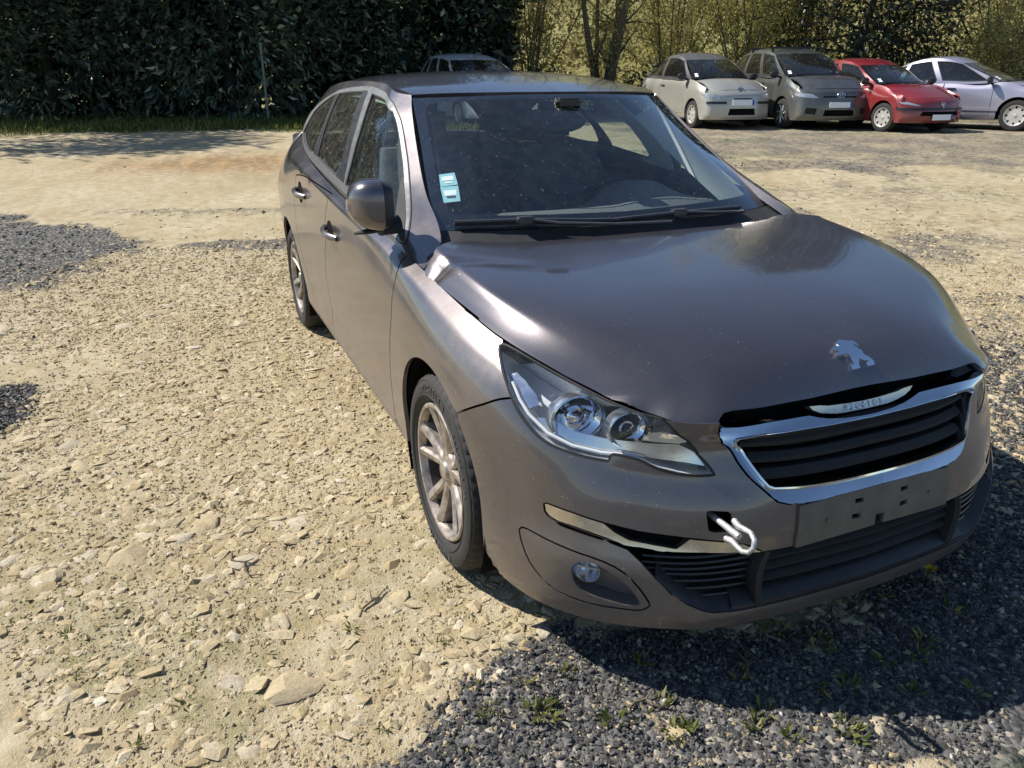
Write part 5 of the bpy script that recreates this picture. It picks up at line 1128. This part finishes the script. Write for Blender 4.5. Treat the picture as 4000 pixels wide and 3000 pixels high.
# rough grass in front of the hedge
n = 42000; s = RNG.uniform(13.6, 21, n); l = RNG.uniform(-16, 1.0, n); xy = O2[None]+s[:, None]*H2+l[:, None]*R2; k = RNG.uniform(size=n) < green_mask(xy[:, 0], xy[:, 1]); xy = xy[k]; n = len(xy)
P = np.concatenate([xy, ground_z(xy[:, 0], xy[:, 1])[:, None]], 1); o = leaves('grass', P, RNG.normal(size=(n, 3))*.35+np.array([0, 0, 1]), RNG.uniform(.05, .22, n)*np.clip(.3+.9*green_mask(xy[:, 0], xy[:, 1]), .3, 1), np.full(n, .018), RNG.beta(2, 2, n), MT['grass'], None); tag(o, 'rough grass strip at the foot of the hedge', 'grass', None, 'stuff')
# fence post
b = MB(); b.tube([(0, 0, -.1), (.03, 0, 1.75)], .028, 8); b.box((.03, 0, 1.76), (.07, .07, .03), .005); fp = b.build('fence_post', plain('pale_green_post', (.12, .17, .15), .5, 0, .1)); fp.location = at(19.1, -5.75); tag(fp, 'thin pale green fence post standing before the dark hedge', 'post')
# weeds between the stones
def weeds():
    P = []; D = []; L = []; W = []
    cl = [(-.95+RNG.normal()*.5, 1.55+RNG.normal()*.25) for _ in range(12)]+[(l, s) for l, s in ((.05, 1.45), (.25, 1.42), (.42, 1.40), (.62, 1.45), (.78, 1.52), (1.0, 1.62), (1.12, 1.9), (.9, 2.05), (-.12, 1.36), (-.3, 1.4), (.35, 1.62), (.15, 1.58), (.75, 1.75), (1.05, 2.25), (-.45, 1.75), (-.2, 1.7))]+[(RNG.uniform(-.1, 1.25), RNG.uniform(1.36, 1.62)) for _ in range(16)]+[(RNG.uniform(.75, 1.3), RNG.uniform(1.6, 2.3)) for _ in range(10)]
    for l, s in cl:
        big = l > -.05; x, y = O2+H2*s+R2*l; z = float(ground_z(np.array([x]), np.array([y]))[0]); n = int(RNG.integers(7, 22)); r = RNG.uniform(.01, .035)
        for i in range(n):
            a = RNG.uniform(0, 6.28); P.append((x+math.cos(a)*r*RNG.uniform(), y+math.sin(a)*r*RNG.uniform(), z)); D.append((math.cos(a), math.sin(a), RNG.uniform(.3, 1.5))); L.append(RNG.uniform(.010, .034)*(1.25 if big else .8)); W.append(L[-1]*(.26 if RNG.uniform() < .5 else .12))
    n = len(P); o = leaves('weeds', np.array(P), np.array(D), np.array(L), np.array(W), np.clip(RNG.beta(2, 2, n)+.15, 0, 1), MT['grass'], None, curl=.25); tag(o, 'small weeds and grass blades sprouting through the gravel', 'weeds', None, 'stuff')
weeds()
def dandelion(px_s, px_l):
    p = O2+H2*px_s+R2*px_l; z = float(ground_z(np.array([p[0]]), np.array([p[1]]))[0]); root = empty('dandelion', (p[0], p[1], z)); tag(root, 'yellow dandelion flower in the shade beside the front bumper', 'flower')
    b = MB(); b.tube([(0, 0, 0), (.004, .002, .02), (.006, 0, .045)], .0018, 6); b.build('stalk', MT['grass'], root)
    m = plain('dandelion_yellow', (.75, .50, .02), .6); b = MB()
    for k in range(26):
        a = k*2.399; r = .021*math.sqrt((k+1)/26); c = Vector((.006+math.cos(a)*r*.5, math.sin(a)*r*.5, .047)); d = Vector((math.cos(a), math.sin(a), .25+.5*(1-k/26))).normalized(); sd = Vector((-math.sin(a), math.cos(a), 0))*.0028
        b.add([c-sd, c+sd, c+d*.013+sd, c+d*.013-sd], [(0, 1, 2, 3)])
    b.build('petals', m, root, False)
dandelion(1.98, 1.28)
# twigs and dead leaves lying about
def twig(s, l, length, a, label):
    p = O2+H2*s+R2*l; n = 7; q = []
    for i in range(n):
        t = (i/(n-1)-.5)*length; x, y = p[0]+math.cos(a)*t+.012*math.sin(i*1.7), p[1]+math.sin(a)*t+.01*math.cos(i*2.1); q.append((x, y, float(ground_z(np.array([x]), np.array([y]))[0])+.009))
    b = MB(); b.tube(q, [.0042, .004, .0038, .0034, .003, .0026, .0018], 6); b.tube([q[3], tuple(Vector(q[3])+Vector((.03*math.cos(a+.8), .03*math.sin(a+.8), .012)))], [.003, .0015], 5); o = b.build('twig', MT['stem']); tag(o, label, 'twig', 'twigs on the ground')
twig(2.05, -.86, .17, .4, 'dark twig lying among stones left of the front wheel'); twig(1.86, -.42, .14, 2.3, 'thin twig close to the front tyre')
twig(1.47, .33, .12, 1.2, 'pale stick on the black gravel below the fog light'); twig(1.60, .62, .10, 2.6, 'short straw in the shadow under the bumper')
# ---------------------------------------------------------------- the parked cars in the background
def bg_paint(name, col, metal=.5, rough=.35, dust=.35): return paint(name, col, metal=metal, rough=rough, dust=dust, base=.06, z0=.1, z1=.9)
MT['bgglass'] = glass('parked_car_glass', (.22, .27, .29), dirt=.02, refl=2.2)
MT['hubcap'] = plain('silver_hubcap', (.62, .60, .55), .35, .5, .1)
MT['clearlamp'] = plain('clear_lamp', (.50, .53, .53), .10, .45, .25, 25, coat=1)
MT['plate'] = plain('white_plate', (.86, .87, .86), .4, 0, .02); MT['bluestrip'] = plain('blue_plate_strip', (.03, .07, .35), .4)
def car_wheel(R, style, s):
    b = MB(); w = .095; b.lathe([(R*.66, -w), (R*.78, -w*1.08), (R*.95, -w*.95), (R, -w*.6), (R, w*.6), (R*.95, w*.95), (R*.78, w*1.08), (R*.66, w)], 40); ty = b.build('wheel', MT['rubber'], None, True, 40)
    b = MB(); o = w*s; b.lathe([(R*.67, w*.9*s), (R*.67, o*1.02), (R*.62, o*.98), (R*.58, o*.75), (R*.3, o*.7), (.02, o*.8), (.0, o*.8)], 40); b.build('rim', MT['hubcap'] if style == 'cap' else MT['barrel'], ty, True, 40)
    if style == 'spoke':
        for q in range(7):
            a = 2*math.pi*q/7; rg = []
            for t in (0, .5, 1): r = lerp(.03, R*.62, t); c, sn = math.cos(a+.25*t), math.sin(a+.25*t); wd = .022; rg.append([(r*c-sn*wd, o*.80, r*sn+c*wd), (r*c-sn*wd*.6, o*.98, r*sn+c*wd*.6), (r*c+sn*wd*.6, o*.98, r*sn-c*wd*.6), (r*c+sn*wd, o*.80, r*sn-c*wd)])
            b = MB(); b.loft(rg); b.build('spoke', MT['hubcap'], ty)
    else:
        for q in range(8):
            a = 2*math.pi*q/8; b = MB(); r = R*.50; c, sn = math.cos(a), math.sin(a); P = [(r*c+dx*c-dz*sn, o*.735+.004*s, r*sn+dx*sn+dz*c) for dx, dz in ((-.028, 0), (0, .022), (.026, .014), (.026, -.014), (0, -.022))]
            b.add(P, [(0, 1, 2, 3, 4)]); b.build('vent_hole', MT['void'], ty, False)
    b = MB(); b.lathe([(0, o*.92), (.028, o*.90), (.034, o*.78)], 16); b.build('hub_cap', MT['hubcap'], ty); return ty
def parked_car(name, label, s, l, heading, q):
    root = empty(name, at(s, l), math.radians(heading)); tag(root, label, 'car', 'cars parked in a row along the trees')
    w = q['w']; xf, xr, wb, R = q['xf'], q['xr'], q['wb'], q['R']; hz, hx = q['hood_front']; cx, cz = q['cowl']; wtx, wtz = q['wtop']; bz = q['belt']; rz, rrx, rrz = q['roof']; zl = q.get('zl', .20)
    P_, PT = q['paint'], q.get('paint_roof', q['paint'])
    nose = q.get('nose', .26); zs = [zl, zl+.10, lerp(zl, hz, .42), lerp(zl, hz, .66), lerp(zl, hz, .86), hz]; dx = [.05, 0, 0, .02, .05, hx]
    G = []
    for r in range(6):
        row = []
        for fy in (0, .30, .55, .76, .90): row.append((xf-dx[r]-nose*fy**2.6, w*fy*(1-.01*r), zs[r]))
        row.append((lerp(R*1.25, xf, .18), w*.985*(1 if r < 4 else .97 if r == 4 else .90), lerp(zs[r], hz+.02, 0) if r < 5 else hz+q.get('rise', .05)))
        for x in (R*1.1, 0, -.35):
            t = np.clip((R*1.1-x)/(R*1.1-cx+.001), 0, 1); top = lerp(hz+q.get('rise', .05)+.02, cz-.02, min(1, t*.9+.1)); side = [zl, zl+.1, .45, .62, lerp(.62, top, .62), top]
            row.append((x, w*([.94, .985, 1, 1, .975, .90][r]), side[r]))
        for x in np.linspace(cx-.35 if cx-.35 < -.5 else -.6, -wb+.35, 4):
            b0 = lerp(bz[0], bz[1], np.clip((cx-x)/(cx-xr), 0, 1)); side = [zl, zl+.1, .45, .64, lerp(.64, b0, .72), b0]; row.append((x, w*([.93, .985, .995, 1, .985, .93][r]), side[r]))
        for x in (-wb, -wb-.35):
            b0 = lerp(bz[0], bz[1], np.clip((cx-x)/(cx-xr), 0, 1)); side = [zl+.02, zl+.12, .45, .64, lerp(.64, b0, .72), b0]; row.append((x, w*([.92, .98, .99, .99, .965, .90][r]), side[r]))
        for fx, fy in ((.10, .86), (.0, .5), (-.02, 0)):
            side = [zl+.06, zl+.14, .48, .66, lerp(.66, bz[1], .7), bz[1]]; row.append((xr+fx+[.06, .0, 0, .02, .05, .10][r], w*fy*.97, side[r]))
        G.append(row)
    bp = Patch(G); kt = float(bp.k[-1]); te = float(bp.t[-1])
    iv = lambda x, z: inv(bp, (x, z))
    aF = [iv(*p) for p in arc(0, R, R*1.17, 186, -6, 22)]; aR = [iv(*p) for p in arc(-wb, R, R*1.16, 186, -6, 22)]
    ub = bp.t; full = [(0, 0), (te, 0), (te, kt), (0, kt)]
    hole = lambda a, lo: [(a[0][0], -.05)]+a+[(a[-1][0], -.05)]
    dxs = q['doors']; dg = []
    cut = []
    hl = q['lamp']; lamp_uv = [(u, min(v, kt*.84)) for u, v in hl]
    grl = q.get('grilles', [])
    u1 = iv(.0, .6)[0]
    # wing-to-bumper body in one skin, doors let into it
    doors_uv = []
    for x0, x1 in zip(dxs[:-1], dxs[1:]):
        a = iv(x0, .5)[0]; b = iv(x1, .5)[0]; v0 = iv((x0+x1)/2, zl+.09)[1]; poly = [(a, v0), (a, kt), (b, kt), (b, v0)]
        if x1 < -wb+R*1.25: poly = [(a, v0), (a, kt), (b, kt), (b, kt*.62), (iv(-wb+R*1.3, .5)[0], v0+.04), (iv(-wb+R*1.35, .5)[0]-.02, v0)]
        doors_uv.append(poly)
    body = panel('body', bp, [full], [hole(aF, 0), hole(aR, 0)]+doors_uv+[lamp_uv]+[g[0] for g in grl], P_, root, 0, sp=.09, bs=.045, gap=.0, depth=.03)
    for sd in (-1, 1):
        for p in doors_uv:
            d = panel('door', bp, [p], (), P_, root, sd, sp=.10, bs=.05, gap=.010, depth=.03)
            c = np.array(p); hu = c[1:3, 0].max()-.17; hv = kt*.80; pp = bp.pos([hu], [hv])[0]; b = MB(); b.box((pp[0], (pp[1]+.012)*sd, pp[2]), (.19, .035, .035), .012); b.build('handle', q.get('handle', P_), d)
        lp = panel('headlight', bp, [lamp_uv], (), MT['grey_bezel'], root, sd, sp=.05, bs=.03, gap=0, depth=0, off=-.03)
        panel('lens', bp, [lamp_uv], (), MT['clearlamp'], lp, sd, sp=.05, bs=.025, gap=.004, depth=.03, off=.0)
    for g, mtn in grl: panel('grille', bp, [g], (), MT[mtn], root, 0, sp=.06, bs=.03, gap=0, depth=0, off=-.03 if mtn in ('void', 'blackmatt') else .012)
    for g, mtn in q.get('trims', []):
        for sd in ((0,) if g[0][0] < .05 else (-1, 1)): panel('bumper_strip' if g[0][0] < 1 else 'door_strip', bp, [g], (), MT[mtn] if isinstance(mtn, str) else mtn, root, sd, sp=.06, bs=.03, gap=0, depth=.02, off=.016)
    b = MB(); b.box(((xf+xr)/2, 0, .30), (xf-xr-.5, w*1.5, .16), .03); b.box((-wb/2-.1, 0, .5), (wb*.8, w*1.7, .3), .03); b.box((.1, 0, .55), (.9, w*1.25, .2), .03); b.build('underbody', MT['void'], root)
    for sd in (-1, 1):
        for x in (0, -wb):
            b = MB(); n = 18; V = []
            for i in range(n+1):
                a = math.radians(-15+210*i/n); V += [(x+R*1.2*math.cos(a), (w-.02)*sd, R+R*1.2*math.sin(a)), (x+R*1.2*math.cos(a), (w-.28)*sd, R+R*1.2*math.sin(a))]
            b.add(V, [(2*i, 2*i+1, 2*i+3, 2*i+2) for i in range(n)]); b.add([(x, (w-.28)*sd, R)]+V[1::2], [(0, i+1, i+2) for i in range(n)]); b.build('wheel_arch_liner', MT['void'], root)
    # hood
    HG = []
    xs = np.linspace(0, 1, 6)
    for fy, dz in ((0, 0), (.4, -.006), (.75, -.03), (.93, -.07)):
        row = []
        for t in xs:
            wx = w*lerp(.86, .93, t); xn = xf-hx-nose*(fy*.86)**2.6; x = lerp(xn, cx-.06*fy**2, t); z = lerp(hz, cz, 1-(1-t)**q.get('hoodcurve', 1.9)); row.append((x+.0, wx*fy, z+q.get('crown', .02)*math.sin(math.pi*min(1, t*.9+.1))+dz*(math.sin(math.pi*t*.8+.1)*.5+.5)))
        HG.append(row)
    hp = Patch(HG, flip=-1); panel('hood', hp, [[(0, 0), (float(hp.t[-1]), 0), (float(hp.t[-1]), float(hp.k[-1])), (0, float(hp.k[-1]))]], (), q.get('paint_hood', P_), root, 0, sp=.09, bs=.05, gap=.003, depth=.03)
    # windscreen
    yb, yt = w*.86, w*q.get('yt', .68)
    WG = [[(lerp(cx, wtx, t)+q.get('wbow', .02)*math.sin(math.pi*t)-(.16*f**2), lerp(yb, yt, t)*f, lerp(cz, wtz, t**.92)-.012*f**2) for f in (0, .35, .65, .88, 1)] for t in (0, .35, .7, 1)]
    wp = Patch(WG); ww = panel('windscreen', wp, [[(0, 0), (float(wp.t[-1]), 0), (float(wp.t[-1]), float(wp.k[-1])), (0, float(wp.k[-1]))]], (), MT['bgglass'], root, 0, sp=.15, bs=.06, gap=.004, depth=.01)
    for k in range(2):
        st = panel('sticker', wp, [[(float(wp.t[-1])-.14, .08+.07*k), (float(wp.t[-1])-.07, .08+.07*k), (float(wp.t[-1])-.075, .135+.07*k), (float(wp.t[-1])-.145, .135+.07*k)]], (), MT['paper'], ww, -1, sp=.1, bs=.05, gap=0, depth=0, off=.004)
    # cabin side and roof
    xsr = list(np.linspace(0, 1, 7)); rc = lambda t: (lerp(wtx-.16, rrx, t), lerp(wtz, rrz, t)+(rz-lerp(wtz, rrz, .4))*math.sin(math.pi*min(1, t*q.get('rk', 1.0)+.0))**.8 if t > 0 else wtz-.012)
    CG = []
    b_at = lambda x: lerp(bz[0], bz[1], np.clip((cx-x)/(cx-xr), 0, 1))
    cols = []
    for t in xsr:
        x1, z1 = rc(t); z1 -= .0; y1 = yt*lerp(1, q.get('ytr', .88), t**2); x0 = lerp(cx-.16, xr+.16, t**.95); wy = (yb if t == 0 else w*lerp(.925, .80, max(0, t-.6)/.4)); z0 = cz-.02 if t == 0 else b_at(x0)
        col = []
        for k in (0, .12, .45, .8, 1): col.append((lerp(x0, x1, k), lerp(wy, y1, k**1.2)+.015*math.sin(math.pi*k), lerp(z0, z1, k**.93)))
        cols.append(col)
    cp = Patch([[c[r] for c in cols] for r in range(5)]); uc, vc = float(cp.t[-1]), float(cp.k[-1])
    wins = []
    for a, b in q['windows']:
        v0, v1 = vc*.10, vc*.86; poly = [(uc*a+.02, v0), (uc*b-.02, v0), (uc*b-.02-q.get('lean', .0), v1), (uc*a+.02+(.05 if a > .1 else .0), v1)]
        if b > .85: poly = [(uc*a+.02, v0), (uc*b-.05, v0+.04), (uc*b-.10, vc*.55), (uc*b-.2, v1), (uc*a+.04, v1)]
        wins.append(smooth_poly(dens(poly, .08), 1))
    for sd in (-1, 1):
        panel('side_frame', cp, [[(0, 0), (uc, 0), (uc, vc), (0, vc)]], wins, PT, root, sd, sp=.10, bs=.05, gap=0, depth=.02)
        for p in wins:
            wdw = panel('side_window', cp, [p], (), MT['bgglass'], root, sd, sp=.15, bs=.06, gap=-.01, depth=0, off=-.008); ribbon('seal', cp, [tuple(z) for z in p], .022, MT['rubber'], wdw, sd, off=.003, closed=True)
    RG = []
    for f, dz in ((1, 0), (.8, .03), (.45, .05), (0, .055)):
        RG.append([(lerp(rc(t)[0], rc(t)[0]+(.16 if t == 0 else .10*(1-t)), 1-f*f), yt*lerp(1, q.get('ytr', .88), t**2)*f, rc(t)[1]+dz*min(1, .25+t*4)) for t in xsr])
    rp = Patch(RG); panel('roof', rp, [[(0, 0), (float(rp.t[-1]), 0), (float(rp.t[-1]), float(rp.k[-1])), (0, float(rp.k[-1]))]], (), PT, root, 0, sp=.12, bs=.07, gap=0, depth=.02)
    n = 8; RB = [rp.pos([float(rp.t[-1])], [v])[0] for v in np.linspace(0, float(rp.k[-1]), n)]; BB = [bp.pos([u], [kt])[0] for u in np.linspace(float(bp.t[-3])-.02, te, n)]
    b = MB()
    for sd in (-1, 1): b.add([tuple(np.array(p)*[1, sd, 1]) for p in RB+BB], [(i, i+1, n+1+i, n+i) for i in range(n-1)])
    b.build('tail_window', MT['bgglass'], root)
    b = MB(); b.box((lerp(cx, xr, .45), 0, .72), ((cx-xr)*.72, w*1.62, .24), .05)
    for yy in (-.36, .36):
        for xx in (-1.25, -2.0): b.box((max(xx, xr+.7)-.05, yy, .95), (.12, .46, .5), .05); b.box((max(xx, xr+.7)-.10, yy, 1.24), (.09, .24, .15), .04)
    b.box((cx-.42, 0, cz-.10), (.45, w*1.6, .14), .05); b.tube([Vector((cx-.75, .36, cz-.10))+Vector((.05*math.sin(a), .17*math.cos(a), .17*math.sin(a))) for a in np.linspace(0, 6.28, 20, endpoint=False)], .014, 6, closed=True); b.build('interior', MT['seat'], root)
    for sd in (-1, 1):
        m = MB(); mx = cx-.30; mz = b_at(mx)+.09; rings = []
        for t in np.linspace(0, 1, 6): k = [.7, 1, 1, .95, .8, .4][int(t*5)]; rings.append([(mx+.06*math.cos(a)*k, (w*.97+.03+.17*t)*sd, mz+.075*math.sin(a)*k) for a in np.linspace(0, 6.28, 12, endpoint=False)])
        m.loft(rings); m.tube([(mx, w*.90*sd, mz-.06), (mx, (w+.07)*sd, mz-.03)], .025, 6); m.build('door_mirror', q.get('mirror', MT['black']), root)
        w0 = car_wheel(R, q['wheel'], sd)
        for i, x in enumerate((0, -wb)):
            wo = w0 if i == 0 else copy_tree(w0); wo.parent = root; wo.location = (x, (w-.115)*sd, R); wo.rotation_euler = (0, .4*i, math.radians(q.get('steer', 0)) if i == 0 else 0)
    # number plate, wipers, aerial
    pv = q['plate']; pp = bp.pos([.0], [pv])[0]; nn = bp.nor([.02], [pv])[0]; b = MB(); b.box((0, 0, 0), (.012, .52, .11), .003); pl = b.build('number_plate', MT['plate'], root); pl.location = (pp[0]+.018, q.get('plate_y', 0), pp[2]); pl.rotation_euler = (0, -math.asin(nn[2]), 0)
    b = MB(); b.box((.0075, .235, 0), (.002, .045, .108)); b.build('blue_strip', MT['bluestrip'], pl)
    b = MB()
    for y0, y1 in ((-.52, .05), (.0, .55)): b.tube([wp.pos([abs(y)*.98], [.03+.03*abs(math.sin(i))])[0]*[1, (1 if y > 0 else -1), 1]+np.array([.015, 0, .012]) for i, y in enumerate(np.linspace(y0, y1, 5))], .008, 5)
    b.build('wipers', MT['black'], root)
    return root, bp, hp, rp, wp
silver = bg_paint('beige_silver_paint', (.44, .43, .38)); greyr = bg_paint('dark_grey_roof', (.10, .10, .11), .3); vgrey = bg_paint('grey_minivan_paint', (.085, .092, .090)); redp = bg_paint('red_paint', (.20, .008, .013), .1, .3, .18); lilac = bg_paint('lilac_silver_paint', (.33, .32, .40)); pale = bg_paint('pale_silver_paint', (.68, .70, .71))
def mirror_y(o): return o
LAMP = [(.46, .48), (.62, .46), (.86, .50), (1.03, .60), (1.02, .66), (.86, .665), (.66, .61), (.50, .56)]
c1, bp1, hp1, rp1, _ = parked_car('small_convertible', 'small beige-silver car with arched dark roof, leftmost of the parked row', 18.4, 4.80, -9, dict(w=.83, xf=.79, xr=-3.13, wb=2.46, R=.292, hood_front=(.80, .16), cowl=(-.12, 1.03), wtop=(-.80, 1.44), belt=(.98, 1.06), roof=(1.56, -2.45, 1.34), nose=.24, crown=.035, hoodcurve=2.2, rise=.05, paint=silver, paint_roof=greyr, doors=[-.42, -1.72], windows=[(.05, .52), (.55, .93)], lamp=[(.47, .50), (.60, .47), (.80, .52), (.98, .62), (.97, .70), (.80, .72), (.62, .66)], grilles=[([(-.05, .46), (.22, .46), (.22, .50), (-.05, .50)], 'void'), ([(-.05, .10), (.33, .10), (.30, .23), (-.05, .23)], 'void')], trims=[([(.38, .33), (.80, .33), (.80, .39), (.38, .39)], 'black')], wheel='cap', plate=.36, handle=MT['satin']))
c2, bp2, hp2, rp2, _ = parked_car('minivan', 'grey minivan with black roof bars beside the beige car', 18.2, 6.84, -14, dict(w=.905, xf=.88, xr=-3.49, wb=2.75, R=.316, hood_front=(.84, .14), cowl=(-.02, 1.10), wtop=(-.92, 1.57), belt=(1.03, 1.12), roof=(1.675, -3.0, 1.52), nose=.26, crown=.03, hoodcurve=2.0, rise=.05, paint=vgrey, doors=[-.48, -1.45, -2.45], windows=[(.04, .30), (.33, .60), (.63, .95)], lamp=[(.48, .50), (.62, .48), (.84, .52), (1.02, .64), (1.0, .74), (.86, .76), (.62, .66)], grilles=[([(-.05, .50), (.40, .50), (.38, .56), (-.05, .56)], 'void'), ([(-.05, .10), (.36, .10), (.33, .21), (-.05, .21)], 'void'), ([(.52, .13), (.74, .15), (.72, .25), (.50, .24)], 'blackmatt')], wheel='spoke', plate=.31))
for xx in (-1.25, -2.25):
    b = MB(); b.tube([(xx, -.66, 1.70), (xx, .66, 1.70)], .022, 6); b.box((xx, -.60, 1.655), (.06, .05, .10), .01); b.box((xx, .60, 1.655), (.06, .05, .10), .01); b.build('roof_bar', MT['black'], c2)
c3, bp3, hp3, rp3, _ = parked_car('red_hatchback', 'small red hatchback between the grey minivan and the lilac car', 17.35, 8.55, -5, dict(w=.826, xf=.79, xr=-3.04, wb=2.44, R=.290, hood_front=(.68, .14), cowl=(-.22, .95), wtop=(-1.0, 1.33), belt=(.90, .98), roof=(1.435, -2.65, 1.30), nose=.30, crown=.02, hoodcurve=1.5, rise=.035, paint=redp, doors=[-.42, -1.35, -2.1], windows=[(.05, .40), (.43, .70), (.74, .93)], lamp=[(.48, .43), (.62, .425), (.80, .47), (.93, .55), (.90, .585), (.76, .555), (.60, .50)], grilles=[([(-.05, .14), (.50, .16), (.46, .27), (-.05, .27)], 'void')], trims=[([(-.01, .29), (.95, .30), (.95, .36), (-.01, .36)], 'black')], wheel='cap', plate=.12, plate_y=.0, steer=8))
c4, bp4, hp4, rp4, _ = parked_car('lilac_saloon', 'lilac-silver car seen from the side at the right edge', 17.8, 11.25, 22, dict(w=.885, xf=.93, xr=-3.33, wb=2.61, R=.317, hood_front=(.72, .16), cowl=(-.28, 1.00), wtop=(-1.12, 1.37), belt=(.92, .99), roof=(1.47, -2.75, 1.20), nose=.32, crown=.03, hoodcurve=1.8, rise=.045, paint=lilac, doors=[-.50, -1.50, -2.35], windows=[(.05, .40), (.43, .72), (.75, .93)], lamp=[(.50, .46), (.66, .45), (.90, .50), (1.12, .62), (1.08, .68), (.88, .64), (.64, .55)], grilles=[([(-.05, .44), (.35, .44), (.35, .49), (-.05, .49)], 'void'), ([(-.05, .10), (.5, .12), (.46, .22), (-.05, .22)], 'void')], trims=[([(1.85, .20), (3.35, .20), (3.35, .25), (1.85, .25)], lilac)], wheel='cap', plate=.30, handle=MT['black']))
c5, bp5, hp5, rp5, _ = parked_car('pale_estate', 'pale silver car whose roof shows behind the estate car', 18.9, -.42, 2, dict(w=.93, xf=.82, xr=-3.2, wb=2.6, R=.30, hood_front=(.76, .14), cowl=(-.15, 1.02), wtop=(-.95, 1.44), belt=(.98, 1.06), roof=(1.55, -2.9, 1.45), nose=.26, crown=.03, rise=.08, paint=pale, doors=[-.45, -1.4, -2.2], windows=[(.05, .36), (.39, .66), (.70, .94)], lamp=LAMP, grilles=[([(-.05, .44), (.35, .44), (.35, .49), (-.05, .49)], 'void')], wheel='cap', plate=.3))
b = MB(); b.tube([(-.95, -.05, 1.47), (-1.25, -.10, 1.80)], [.006, .003], 6); b.build('aerial', MT['black'], c5)
# badges on the parked cars
def badge(root, bp, kind, v, hood_p=None):
    p = bp.pos([.0], [v])[0]; n = bp.nor([.02], [v])[0]; b = MB()
    if kind == 'chevron':
        for k in (0, 1): b.tube([(0, -.075, -.03+.05*k), (0, 0, .03+.05*k), (0, .075, -.03+.05*k)], .010, 6)
    elif kind == 'ovals':
        for ry, rz, oz in ((.085, .058, 0), (.028, .055, 0), (.062, .02, .03)): b.tube([(0, ry*math.cos(a), rz*math.sin(a)+oz) for a in np.linspace(0, 6.28, 24, endpoint=False)], .007, 6, closed=True)
    else:
        sh = [(-.05, .055), (.05, .055), (.045, -.02), (0, -.06), (-.045, -.02)]; b.tube([(0, y, z) for y, z in sh], .008, 6, closed=True); b.tube([(0, -.015, -.035), (0, -.005, .0), (0, .012, .035)], .012, 6); b.tube([(0, .0, .0), (0, .028, .01)], .007, 6); b.tube([(0, .0, -.005), (0, .02, -.035)], .008, 6)
    o = b.build('badge', MT['chrome'], root); o.location = (p[0]+.015, 0, p[2]); o.rotation_euler = (0, -math.asin(n[2]), 0)
badge(c1, hp1, 'chevron', .0); badge(c2, bp2, 'ovals', .60); badge(c3, bp3, 'shield', .44)
